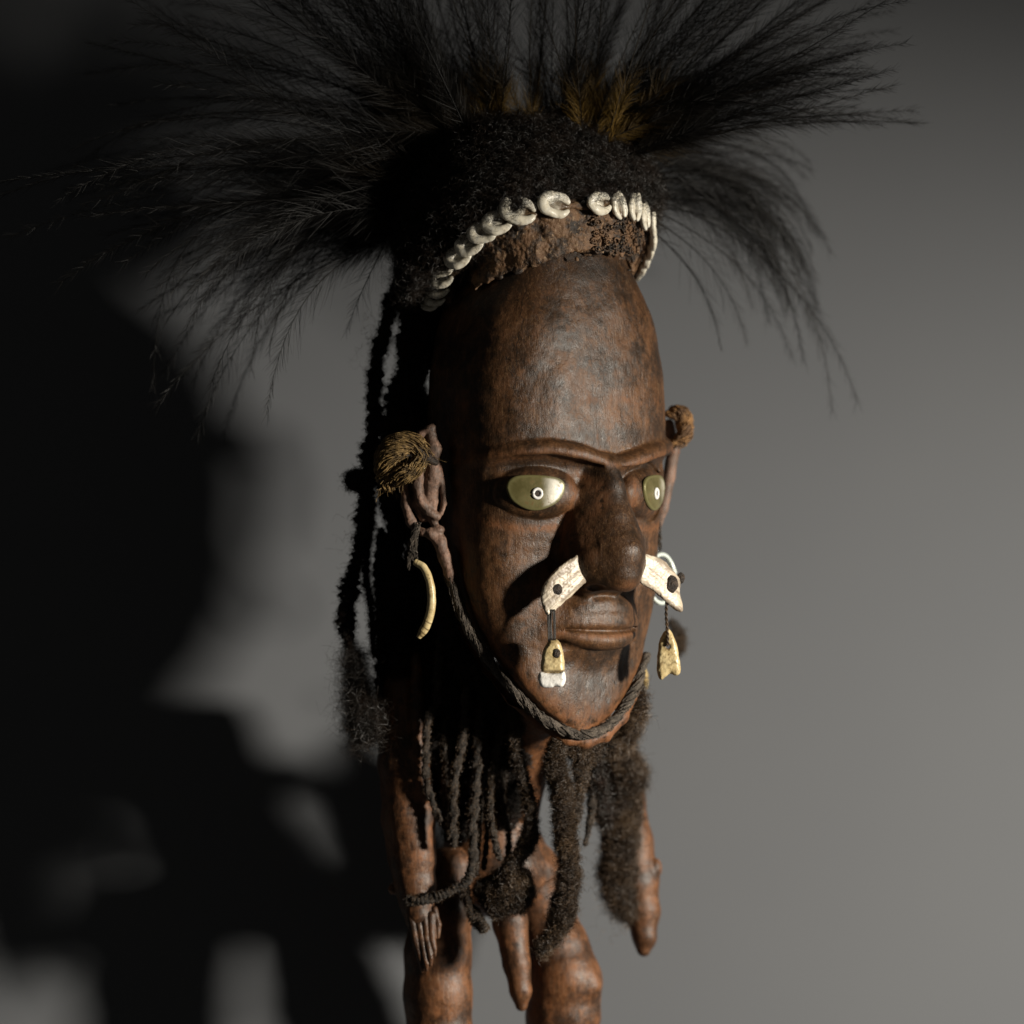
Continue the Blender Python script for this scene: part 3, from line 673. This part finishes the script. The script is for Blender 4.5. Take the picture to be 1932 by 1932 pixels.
Vh, Qh = hairs(P, N_, rng.uniform(10, 26, len(P)), 6.5, .85, 9, .1, 1.9)
part('frizz', WP(Vh), Qh, M['hair'], WIG, kind='stuff')

# ------------------------------------------------------------------ furry strands
def furry(name, pts, rads, parent, core, hair, n, hl, curl=4, bumpy=.2, wd=.9, label=None, k=10, grav=.1, turns=1.2, ply=.45):
    m_ = max(16, int(len(pts)*14)); Pl = resample(pts, m_); rr = resample(np.array(rads)[:, None]*np.ones((1, 3)), m_)[:, 0]
    rr = rr*(1+bumpy*.5*np.sin(np.arange(m_)*1.9+rng.random()*6)*1.0)
    V, Q = tube(Pl, rr, 12); k = 12
    if ply:
        jj = np.tile(np.arange(k)*2*math.pi/k, m_); ii = np.repeat(np.concatenate([[0], np.cumsum(np.linalg.norm(np.diff(Pl, axis=0), axis=1))]), k); cc = np.repeat(Pl, k, 0)
        V[:m_*k] = cc+(V[:m_*k]-cc)*(1+ply*np.abs(np.cos(jj-ii/np.mean(rads)*.55))-ply*.6)[:, None]
    V, Q = tri_fix(V, Q); V = disp(V, Q, np.mean(rads)*bumpy, 1/(np.mean(rads)*.9+2), rng.random()*9)
    o = part(name, WP(V), Q, core, parent, label=label)
    if n:
        P, N_ = sample(V, Q, n)
        Vh, Qh = hairs(P, N_, rng.uniform(.4, 1.5, n)*hl, curl, wd, 7, grav, turns)
        part('fuzz', WP(Vh), Qh, hair, o, kind='stuff')
    return o
LH = thing('side_hair', 'long dark matted hair hanging behind the ear on the shaded side of the head', 'hair', tuple(Wp(745, 900, -20)))
furry('tress', [(752, 540, 40), (728, 610, 30), (708, 700, 20), (706, 800, 10), (696, 880, 0), (688, 960, 0), (678, 1040, 0), (662, 1100, 0), (652, 1170, 0), (664, 1235, 0)], [15, 11, 11, 12, 14, 13, 10, 14, 12, 8], LH, M['wig'], M['hair'], 5000, 8, 4, .5, turns=2.2, ply=.7)
furry('tress', [(700, 905, 5), (676, 906, 0), (656, 908, -5)], [16, 16, 13], LH, M['wig'], M['hair'], 1200, 10, 4)
furry('tress', [(668, 1230, 0), (672, 1290, 0), (682, 1345, 0), (688, 1385, 0)], [6, 8, 12, 15], LH, M['wig'], M['hair'], 4200, 30, 16, .3, turns=2.2, wd=.7)
furry('tress', [(786, 520, 30), (782, 600, 20), (776, 680, 10), (766, 760, 0), (752, 850, -10), (742, 930, 10), (745, 1020, 20), (738, 1120, 20), (748, 1200, 20), (758, 1270, 30)], [40, 26, 26, 34, 34, 26, 18, 22, 30, 26], LH, M['wig'], M['hair'], 9000, 9, 5, .35, turns=2.2)
furry('tress', [(822, 560, 60), (812, 640, 60), (790, 710, 60), (802, 780, 60), (815, 860, 60), (800, 1000, 60), (790, 1100, 60), (800, 1220, 60), (820, 1330, 70)], [30, 26, 16, 22, 30, 34, 36, 40, 32], LH, M['wig'], M['hair'], 5000, 14, 6, .25)
furry('tress', [(702, 940, 10), (698, 1000, 10), (690, 1080, 10), (700, 1150, 10), (706, 1240, 10)], [6, 5, 6, 5, 4], LH, M['wig'], M['hair'], 1800, 8, 4, .5, turns=2)
furry('tress', [(720, 1000, 30), (715, 1100, 30), (722, 1200, 30), (718, 1330, 40)], [8, 9, 12, 10], LH, M['wig'], M['hair'], 1800, 8, 4, .45, turns=2)
furry('tress', [(840, 1180, 40), (860, 1260, 30), (880, 1340, 40), (900, 1430, 60)], [36, 40, 40, 26], LH, M['wig'], M['hair'], 4000, 12, 5, .3)
furry('tress', [(930, 1310, 10), (940, 1380, 40), (950, 1460, 60)], [36, 34, 20], LH, M['wig'], M['hair'], 3000, 12, 5, .3)

furry('tress', [(800, 1280, 50), (815, 1380, 60), (850, 1480, 90), (860, 1580, 120)], [44, 42, 36, 24], LH, M['wig'], M['hair'], 3500, 12, 5, .3)
furry('tress', [(822, 1010, 0), (838, 1080, -20), (850, 1150, -40), (880, 1230, -40), (920, 1290, -40), (965, 1345, -30)], [18, 30, 34, 34, 30, 22], LH, M['wig'], M['hair'], 3500, 10, 4, .3)
furry('tress', [(962, 1360, 90), (972, 1430, 92), (966, 1500, 105), (958, 1560, 118)], [20, 26, 22, 14], LH, M['wig'], M['hair'], 2500, 10, 5, .3)
BE = thing('beard', 'beard of dark felted and frizzy strands hanging below the pointed chin', 'beard', tuple(Wp(1000, 1400, -20)))
fs = M['strand']
def st(pts, r, d=-40, n=1500, hl=4):
    P3 = [(x, y, (p[2] if len(p) > 2 else d)) for p in pts for x, y in [p[:2]]]
    return furry('strand', P3, r if isinstance(r, list) else [r]*len(P3), BE, fs, M['hair_brown'], n, hl, 2.2, .3, .7, turns=2, ply=.6)
st([(838, 1150), (826, 1258), (824, 1323), (808, 1353), (803, 1422), (807, 1484), (834, 1557)], 6.5, -20)
st([(893, 1215), (889, 1258), (879, 1312), (875, 1385), (859, 1458), (855, 1531), (855, 1597)], 7.5, -30)
st([(913, 1250), (913, 1290), (906, 1349), (901, 1404), (899, 1477), (892, 1549), (892, 1622), (881, 1662), (855, 1677), (823, 1692), (785, 1700), (766, 1698)], [6, 6, 7, 8, 8, 8, 8, 8, 8, 9, 8, 6], -10)
st([(930, 1275), (925, 1330), (915, 1420), (908, 1500), (902, 1580), (898, 1650)], 5, 10)
st([(875, 1660), (880, 1695), (892, 1722), (914, 1755)], [6, 8, 10, 11], 0)
st([(950, 1310), (947, 1364), (934, 1429), (925, 1513), (932, 1579), (943, 1622)], 5.5, -10)
st([(858, 1190), (846, 1270), (838, 1370), (842, 1450), (850, 1520)], 5, 20)
st([(872, 1230), (866, 1300), (850, 1400), (838, 1480), (846, 1570)], 4.5, 30)
st([(935, 1310), (920, 1400), (915, 1480), (920, 1560), (912, 1640)], 4.5, 40)
st([(960, 1330), (955, 1420), (948, 1500), (960, 1580), (955, 1640)], 5, 40)
furry('strand', [(958, 1320, -60), (975, 1374, -50), (972, 1415, -40), (990, 1477, -30), (1001, 1531, -20), (999, 1579, -10), (983, 1611, 0), (962, 1640, 0)], [8, 9, 9, 10, 12, 13, 14, 14], BE, fs, M['hair_brown'], 4500, 7, 3, .25)
furry('strand', [(905, 1672, 20), (935, 1682, 10), (965, 1678, 0), (995, 1668, 0)], [16, 31, 33, 20], BE, M['wig'], M['hair_brown'], 14000, 10, 6, .35, turns=2.4)
furry('strand', [(1060, 1392, -70), (1044, 1433, -60), (1056, 1477, -50), (1063, 1535, -45), (1067, 1586, -40), (1074, 1641, -40), (1066, 1695, -40), (1052, 1750, -30), (1020, 1796, -20)], [15, 11, 14, 12, 15, 14, 16, 14, 10], BE, M['wig'], M['hair_brown'], 17000, 10, 5.5, .5, turns=2.2, label='thick frizzy strand hanging from the chin')
furry('strand', [(1095, 1440, 0), (1096, 1470, 0), (1090, 1513, 0), (1086, 1546, 0)], [14, 9, 8, 7], BE, fs, M['hair_brown'], 1600, 8, 3)
furry('strand', [(1118, 1500, 100), (1114, 1545, 100), (1104, 1595, 100)], [8, 7, 4], BE, fs, M['hair_brown'], 200, 5, 2)
furry('strand', [(1070, 1402, -60), (1098, 1420, -40), (1120, 1412, -20)], [14, 18, 13], BE, M['wig'], M['hair_brown'], 3500, 10, 4, .3)
furry('strand', [(1196, 1290, 40), (1200, 1330, 60), (1188, 1372, 80), (1168, 1400, 100), (1140, 1410, 60)], [12, 16, 18, 16, 12], BE, M['wig'], M['hair_brown'], 4000, 14, 5, .3)
furry('strand', [(1156, 1398, 150), (1184, 1450, 190), (1178, 1513, 212), (1170, 1586, 215), (1166, 1659, 218), (1186, 1730, 226)], [14, 22, 25, 27, 26, 10], BE, M['wig'], M['hair_brown'], 17000, 15, 8, .5, turns=1.8, label='wide furry strand lying over the far arm')
furry('strand', [(1122, 1410, 60), (1118, 1450, 80), (1130, 1500, 120), (1140, 1560, 150)], [12, 14, 16, 10], BE, M['wig'], M['hair'], 2500, 12, 5, .3)

# stray curls loose from the beard
cs = [(1060, 1440, -55), (1062, 1560, -42), (1068, 1650, -40), (1180, 1450, 180), (1160, 1560, 205), (1165, 1680, 210), (1150, 1700, 212), (960, 1680, -10), (1085, 1410, -50), (1195, 1340, 60), (700, 1300, 0), (688, 1350, 0), (668, 1000, 0), (700, 640, 30)]
Pc = np.repeat(np.array(cs, float), 22, 0)+rng.normal(size=(22*len(cs), 3))*np.array([9, 26, 5]); Nc = rng.normal(size=Pc.shape)*np.array([1, .35, .5]); Nc /= np.linalg.norm(Nc, axis=1, keepdims=True)
Vh, Qh = hairs(Pc, Nc, rng.uniform(18, 52, len(Pc)), 11, .55, 14, .25, 1.5)
part('stray_hair', WP(Vh), Qh, M['hair_brown'], BE, kind='stuff')

# ------------------------------------------------------------------ fibre bindings of the ears
eb = thing('ear_binding', 'golden brown plaited fibre wrapped over the ear on the shaded side', 'ornament', tuple(Wp(770, 880, -160)), 'fibre bindings on the ears')
V, Q = bundle([(736, 926, -150), (727, 895, -155), (732, 862, -160), (750, 842, -165), (775, 836, -165), (797, 848, -162), (824, 872, -158)], [9, 17, 21, 21, 17, 15, 11], 380, 3.2); part('plait', WP(V), Q, M['fibre'], eb)
V, Q = bundle([(738, 905, -162), (758, 895, -172), (776, 888, -172), (792, 872, -170), (800, 855, -165)], [13, 16, 14, 12, 9], 260, -2.2); part('plait', WP(V), Q, M['fibre'], eb)
e = pf((710, 820, -190), (835, 935, -120), 2.2); pchain(e, [(734, 915, -150, 10), (736, 865, -155, 15), (760, 850, -158, 16), (790, 852, -156, 13), (820, 872, -153, 8)], 4); pchain(e, [(742, 900, -155, 11), (775, 886, -160, 12), (795, 868, -160, 8)], 4)
Vw, Qe, Vq = out(e, ((2, 1/8.),)); pdg = part('padding', Vw, Qe, M['resin'], eb)
P, N_ = sample(Vq, Qe, 900); N_ = N_*-1 if ((Vq-Vq.mean(0))*vnorm(Vq, Qe)).sum() < 0 else N_; N_ = N_+np.array([-.5, .9, -.2]); N_ /= np.linalg.norm(N_, axis=1, keepdims=True)
Vh, Qh = hairs(P[:260], N_[:260], rng.uniform(8, 22, 260), 3.5, 1.5, 7, .3, .6); part('loose_fibre', WP(Vh), Qh, M['fibre'], eb, kind='stuff')
eb = thing('ear_binding', 'small orange brown fibre knot on the far ear beyond the brow', 'ornament', tuple(Wp(1280, 810, 130)), 'fibre bindings on the ears')
V, Q = bundle([(1262, 778, 130), (1285, 780, 130), (1294, 800, 130), (1290, 825, 130), (1272, 840, 130)], [8, 12, 12, 12, 9], 300, 7.0, 2.2); part('plait', WP(V), Q, M['fibre_orange'], eb)
e = pf((1240, 760, 100), (1310, 860, 160), 2.5); pchain(e, [(1262, 780, 130, 8), (1284, 786, 130, 12), (1288, 820, 130, 12), (1270, 836, 130, 9)], 4)
Vw, Qe, _ = out(e, ((3, 1/8.),)); part('padding', Vw, Qe, M['fibre_orange'], eb)

# earring of the near ear
er = thing('earring', 'curved ivory tusk earring hanging on a frayed thread from the near ear', 'earring', tuple(Wp(800, 1060, -150)))
P = resample([(783, 1060, -150), (800, 1072, -156), (811, 1100, -160), (814, 1140, -160), (806, 1175, -156), (790, 1203, -148)], 180)
rr = np.interp(np.linspace(0, 1, 180), [0, .2, .6, .9, 1], [6.5, 7.5, 8.5, 8.5, 5]); V, Q = tri_fix(*tube(P, rr, 16)); V = disp(V, Q, .7, 1/9.)
tt = np.repeat(np.linspace(0, 1, 180), 16); dirt = np.zeros(len(V)); dirt[:2880] = np.maximum.reduce([np.exp(-((tt-c_+.012*np.sin(np.arange(2880)*6.283/16))/.007)**2) for c_ in (.06, .78, .85, .91, .95)])
m_ = M['tooth']; part('tusk_ring', WP(V), Q, m_, er, attrs={'dirt': dirt})
V, Q = bundle([(790, 985, -150), (782, 1010, -152), (778, 1040, -154), (786, 1062, -154)], [4, 6, 8, 5], 70, 3, 1.3); part('thread', WP(V), Q, M['cord'], er)
V, Q = bundle([(775, 1035, -156), (771, 1060, -156), (772, 1080, -156)], [4, 3, 1], 16, 2, 1.2); part('thread', WP(V), Q, M['cord'], er)

# ornaments of the far ear
er = thing('shell_ring', 'pale white shell ring hanging from the far ear behind the tusk', 'earring', tuple(Wp(1245, 1040, 120)))
th = np.linspace(0, 2*math.pi, 50); V, Q = tri_fix(*tube(np.stack([1247+24*np.cos(th), 1092+46*np.sin(th), 122+8*np.cos(th)], 1), 7, 10, .6)); part('ring', WP(V), Q, M['nacre_white'], er)
V, Q = bundle([(1243, 985, 125), (1245, 1015, 122), (1246, 1046, 120)], [3, 3, 3], 20, 3, 1.3); part('thread', WP(V), Q, M['cord'], er)
er = thing('hair_tassel', 'blurred brown tassel hanging behind the far tooth pendant', 'ornament', tuple(Wp(1280, 1180, 330)))
furry('tuft', [(1266, 1172, 330), (1280, 1198, 330), (1280, 1220, 330), (1272, 1240, 330)], [5, 9, 10, 5], er, M['strand'], M['hair_brown'], 900, 8, 4, turns=2)
V, Q = tri_fix(*tube(resample([(1214, 1262, 200), (1216, 1280, 200), (1219, 1300, 200)], 12), [5, 6, 7, 7.5, 8, 8, 8, 7, 6, 5, 4, 2], 10)); o = part('yellow_tag', WP(V), Q, M['yellow']); tag(o, 'small blurred yellow pendant beside the jaw on the far side', 'pendant')

# ------------------------------------------------------------------ plates: tusks and teeth
def poly_sd(px, py, poly):
    d = np.full(np.broadcast(px, py).shape, 1e9); ins = np.zeros(d.shape, bool); n = len(poly)
    for i in range(n):
        ax, ay = poly[i]; bx, by_ = poly[(i+1) % n]; ex, ey = bx-ax, by_-ay
        t = np.clip(((px-ax)*ex+(py-ay)*ey)/(ex*ex+ey*ey), 0, 1); d = np.minimum(d, np.hypot(px-ax-t*ex, py-ay-t*ey))
        cr = ((ay > py) != (by_ > py)) & (px < (bx-ax)*(py-ay)/(by_-ay+1e-12)+ax); ins ^= cr
    return np.where(ins, -d, d)
def plate(poly, T, rnd, depth, h=1.2, nz=((.8, 1/8.), (.4, 1/3.)), smooth=True, holes=()):
    poly = np.array(poly, float)
    if smooth: poly = resample(np.vstack([poly, poly[:1]]), len(poly)*5+1)[:-1]
    lo = poly.min(0)-4; hi = poly.max(0)+4
    f = Field((lo[0], -hi[1], -T-3), (hi[0], -lo[1], T+3), h)
    x = f.ax[0][:, None]; y = -f.ax[1][None]
    d2 = poly_sd(x, y, poly)[:, :, None]; z = np.abs(f.ax[2])[None, None]
    qx = d2+rnd; qz = z-T+rnd
    f.F = (np.hypot(np.maximum(qx, 0), np.maximum(qz, 0))+np.minimum(np.maximum(qx, qz), 0)-rnd).astype(np.float32)
    for hx, hy, hr in holes: f.add(cap((hx, -hy, -T-3), (hx, -hy, T+3), hr, hr), 1.5, True)
    V, Q = f.mesh()
    for k, (a, s_) in enumerate(nz): V = disp(V, Q, a, s_, k*5+lo[0])
    px, py, pz = V[:, 0], -V[:, 1], -V[:, 2]
    return Wp(px, py, depth(px, py)+pz), Q, (px, py, -pz, poly_sd(px, py, poly))
def dome(x, y, d, rx, ry, hgt, mat, parent, name='resin_plug', label=None):
    f = Field((x-rx-3, -y-ry-3, -d-6), (x+rx+3, -y+ry+3, -d+hgt+6), 1.1); f.add(ell((x, -y, -d), (rx, ry, hgt)))
    V, Q = f.mesh(); V = disp(V, Q, 1.0, 1/5., x); V = V*np.array([1, -1, -1]); return part(name, WP(V), Q, mat, parent, label=label)
T1 = [(1089, 1046), (1103, 1060), (1118, 1091), (1100, 1103), (1081, 1121), (1052, 1146), (1033, 1163), (1021, 1138), (1022, 1113), (1037, 1087), (1062, 1063)]
dep1 = lambda x, y: -190-(1104-x)*.46+((x-1065)/50)**2*10
t1 = thing('nose_tusk', 'curved bone tusk slanting from the nose over the cheek with one dark plug', 'ornament', tuple(Wp(1100, 1080, -200)), 'tusk halves worn in the nose')
V, Q, (px, py, pz, sd) = plate(T1, 9, 8, dep1, 1.1, ((1.2, 1/11.), (.6, 1/3.5)))
dirt = np.clip((px+py-2205)/60, 0, 1)*.55*(.5+.5*noise(np.stack([px, py, pz], 1), 1/9.)); st_ = noise(np.stack([(px+py)*.20, (px-py)*.018, pz*0], 1), 1.0, 3); st2 = noise(np.stack([(px+py)*.42, (px-py)*.03, pz*0], 1), 1.0, 7); dirt = np.maximum(dirt, np.clip(st_*1.6, 0, .6)); dirt = np.maximum(dirt, np.clip(st2*1.5-.2, 0, .6))
part('tusk', V, Q, M['tusk'], t1, attrs={'dirt': dirt}); dome(1051, 1112, dep1(1051, 1112)-8, 10.5, 11, 5, M['resin'], t1)
T2 = [(1212, 1044), (1237, 1050), (1256, 1061), (1272, 1079), (1283, 1095), (1283, 1121), (1289, 1149), (1281, 1154), (1256, 1136), (1232, 1114), (1205, 1094)]
dep2 = lambda x, y: -124+(x-1212)*.62
t2 = thing('nose_tusk', 'bone tusk with sharp beaked tip and bulging dark plug, against the grey wall', 'ornament', tuple(Wp(1215, 1070, -124)), 'tusk halves worn in the nose')
V, Q, (px, py, pz, sd) = plate(T2, 10, 9, dep2, 1.1, ((1.0, 1/11.), (.6, 1/3.5)))
dirt = np.clip((py-(1098+(px-1212)*.62))/12, 0, 1)*.9; al = px*.8+py*.6; ac = py*.8-px*.6; dirt = np.maximum(dirt, np.clip(noise(np.stack([ac*.3, al*.025, pz*0], 1), 1.0, 3)*1.6, 0, .55))
part('tusk', V, Q, M['tusk'], t2, attrs={'dirt': dirt}); dome(1267, 1102, dep2(1267, 1101)-9, 13, 17, 9, M['resin'], t2); dome(1284, 1091, dep2(1280, 1090)+4, 8, 11, 8, M['resin'], t2)
# tooth pendants
pd = lambda x, y: -216+0*x
tp = thing('tooth_pendant', 'tooth pendant with white crown and brown plug hanging in front of the mouth corner', 'pendant', tuple(Wp(1041, 1165, -238)), 'tooth pendants below the nose tusks')
root = [(1037, 1206), (1050, 1206), (1058, 1215), (1063.5, 1234), (1065, 1250), (1064, 1267), (1055, 1272), (1040, 1271), (1022, 1268), (1021, 1246), (1026, 1223)]
V, Q, (px, py, pz, sd) = plate(root, 12, 10, pd, 1.1); part('tooth_root', V, Q, M['tooth'], tp, attrs={'dirt': np.clip((1222-py)/16, 0, 1)*.5+np.exp(-((py-1267)/3)**2)*.8})
crown = [(1019, 1267), (1035, 1270), (1052, 1270), (1064, 1265), (1067.5, 1276), (1067, 1286), (1061, 1296), (1052, 1296), (1046, 1295), (1040, 1297.5), (1022, 1296), (1016, 1286), (1015, 1275)]
V, Q, (px, py, pz, sd) = plate(crown, 14, 8, pd, 1.1, ((.4, 1/8.), (.3, 1/3.))); part('tooth_crown', V, Q, M['enamel'], tp, attrs={'dirt': np.exp(-((py-1266)/2.5)**2)*.8})
dome(1050, 1233, -227, 7.5, 9, 4, M['resin'], tp)
for k in range(6):
    x0 = 1034+k*2.6; V, Q = tri_fix(*tube(resample([(x0-1, 1150, -226+k % 3*2), (x0-.5+rng.normal(), 1175, -224), (x0+.6, 1210, -224)], 12), 1.4, 6)); part('thread', WP(V), Q, M['hair'], tp)
pd2 = lambda x, y: -84+0*x
tp = thing('tooth_pendant', 'yellowed drilled tooth hanging on a twisted cord beyond the mouth, against the grey wall', 'pendant', tuple(Wp(1258, 1140, -84)), 'tooth pendants below the nose tusks')
t_ = [(1260, 1186), (1267, 1192), (1276, 1212), (1280.5, 1236), (1284, 1256), (1283, 1270), (1276, 1275), (1263, 1272), (1250, 1282), (1243, 1279), (1239, 1261), (1240.5, 1238), (1244, 1210), (1252, 1193)]
V, Q, (px, py, pz, sd) = plate(t_, 11, 9, pd2, 1.1, holes=((1260.5, 1220, 4.2),)); part('tooth', V, Q, M['tooth'], tp, attrs={'dirt': np.exp(-((py-1252-3*np.sin(px*.3))/1.6)**2)*.5+np.exp(-((np.hypot(px-1260.5, py-1220)-4.5)/2.5)**2)})
for k in range(2):
    s_ = np.linspace(0, 1, 60); a = s_*30+k*math.pi; pp = resample([(1258, 1128, -92), (1257, 1160, -96), (1259, 1190, -99), (1260, 1219, -97)], 60); pp[:, 0] += 1.7*np.cos(a); pp[:, 2] += 1.7*np.sin(a)
    V, Q = tri_fix(*tube(pp, 1.7, 6)); part('twine', WP(V), Q, M['hair_brown'], tp)

# ------------------------------------------------------------------ feather headdress
FH = thing('feather_headdress', 'wide spray of black cassowary feathers with golden bases fanning out of the wig', 'headdress', tuple(Wp(1020, 260, 30)))
def feather(o, ang, dz, L, droop, gold, bl=34, sp=5.5, wdt=.75, curve=0.0):
    """o picture-space origin; ang picture angle (deg, 0 right, 90 up); dz depth slope"""
    n = 36; ds = L/n; d = np.array([math.cos(R(ang)), -math.sin(R(ang)), dz]); d /= np.linalg.norm(d)
    P = [np.array(o, float)]; wob = rng.normal(size=3)*.25
    for i in range(n):
        g = droop*(.35+1.3*i/n); d = d+np.array([0, g*ds/L, 0])+wob*ds/L*math.sin(3*i/n)+np.array([d[1], -d[0], 0])*curve*ds/L; d /= np.linalg.norm(d); P.append(P[-1]+d*ds)
    P = np.array(P); lst = [tube(P, np.linspace(1.7, .35, n+1), 3)]
    nb = int(L/sp); s = np.concatenate([np.linspace(.03, 1, nb)]*2); s = np.clip(s+rng.normal(size=len(s))*.006, .01, 1); sd = np.repeat([-1, 1], nb)
    if gold > 0:
        ex = 170; s = np.concatenate([s, rng.uniform(.01, .24, ex)]); sd = np.concatenate([sd, rng.choice([-1, 1], ex)])
    fi = s*n; i = np.minimum(fi.astype(int), n-1); f = (fi-i)[:, None]; B0 = P[i]*(1-f)+P[i+1]*f
    T = P[i+1]-P[i]; T /= np.linalg.norm(T, axis=1, keepdims=True)
    up = rng.normal(size=3)*.5+np.array([0, 0, 1.0]); sv = np.cross(T, up); sv /= np.linalg.norm(sv, axis=1, keepdims=True)
    nv_ = np.cross(T, sv); tilt = rng.normal(size=(len(s), 1))*.35; sv = sv*np.cos(tilt)+nv_*np.sin(tilt)
    bln = bl*(.35+.65*np.sin(np.clip(s*1.1+.12, 0, 1)*math.pi)**.6)*rng.uniform(.6, 1.25, len(s))
    a = R(41)+rng.normal(size=len(s))*.17-s*.2
    dirb = T*np.cos(a)[:, None]+sv*(np.sin(a)*sd)[:, None]
    K = 4; t = np.linspace(0, 1, K)[None, :, None]
    X = B0[:, None]+bln[:, None, None]*(dirb[:, None]*t+(T[:, None]*.22+rng.normal(size=(len(s), 1, 3))*.10+np.array([0, .12*droop, 0]))*t*t)
    Vb, Qb = ribbons(X, wdt*(1-.65*t[..., 0])); s2 = np.repeat(s, K*2); tb = np.tile(np.repeat(np.linspace(0, 1, K), 2), len(s))
    v1, q1 = tri_fix(*lst[0]); v2, q2 = tri_fix(Vb, Qb)
    gv = np.concatenate([np.full(len(v1), 0.04*gold), gold*np.clip(1-s2/.22, 0, 1)**.7*rng.uniform(.5, 1, len(s)).repeat(K*2)])
    part('feather', WP(np.vstack([v1, v2])), np.vstack([q1, q2+len(v1)]), M['feather'], FH, loc=WP(np.array(o)), attrs={'gold': gv})
U_ = rng.uniform
for k in range(54):      # rising over the crown
    x = U_(890, 1210); a = 90-(x-1010)*.16+rng.normal()*13; feather((x, U_(225, 285), U_(-40, 160)), a, U_(-.35, .35), U_(330, 560), U_(0, .35), (1.0 if (x < 1030 or x > 1100) and k % 4 else .15), 44, 4.4)
for k in range(66):      # sweeping up to the right
    a = U_(8, 58); feather((U_(1100, 1225), U_(225, 300), U_(-20, 120)), a, U_(-.25, .15), U_(430, 580), U_(.1, .5)*(1.2 if a > 30 else .6), .5 if k % 5 == 0 else .03, 50, 4.4)
for k in range(38):      # drooping on the far right, out of focus
    a = U_(-5, 25); feather((U_(1190, 1250), U_(270, 400), U_(160, 260)), a-k*.15, U_(.35, .9), U_(330, 480), U_(.8, 2.4), 0, 46, 3.8)
for k in range(84):      # to the left, dense
    a = U_(98, 184); feather((U_(790, 960), U_(230, 360), U_(-60, 180)), a, U_(-.4, .35), U_(560, 900), U_(.1, .9), .05, 60, 4.8)
for k in range(46):      # lower left fringe
    a = U_(160, 200); feather((U_(750, 830), U_(320, 450), U_(-40, 160)), a, U_(-.5, .45), U_(380, 640), U_(.2, 1.5), .05, 58, 4.2)
for x, y, a, L, dr in ((600, 380, 172, 560, 3.2), (720, 400, 185, 430, 2.6), (700, 420, 200, 330, 1.8), (760, 400, 240, 250, .6), (1240, 420, -30, 300, 1.6), (1230, 350, -10, 480, 2.4), (1240, 400, -25, 420, 1.4), (1245, 380, -18, 560, 2.2), (1235, 440, -40, 260, 1.2), (1240, 360, -8, 600, 2.6)):
    feather((x, y, 0 if x < 1000 else 180), a, .1 if x < 1000 else .35, L, dr, 0, 46, 5)
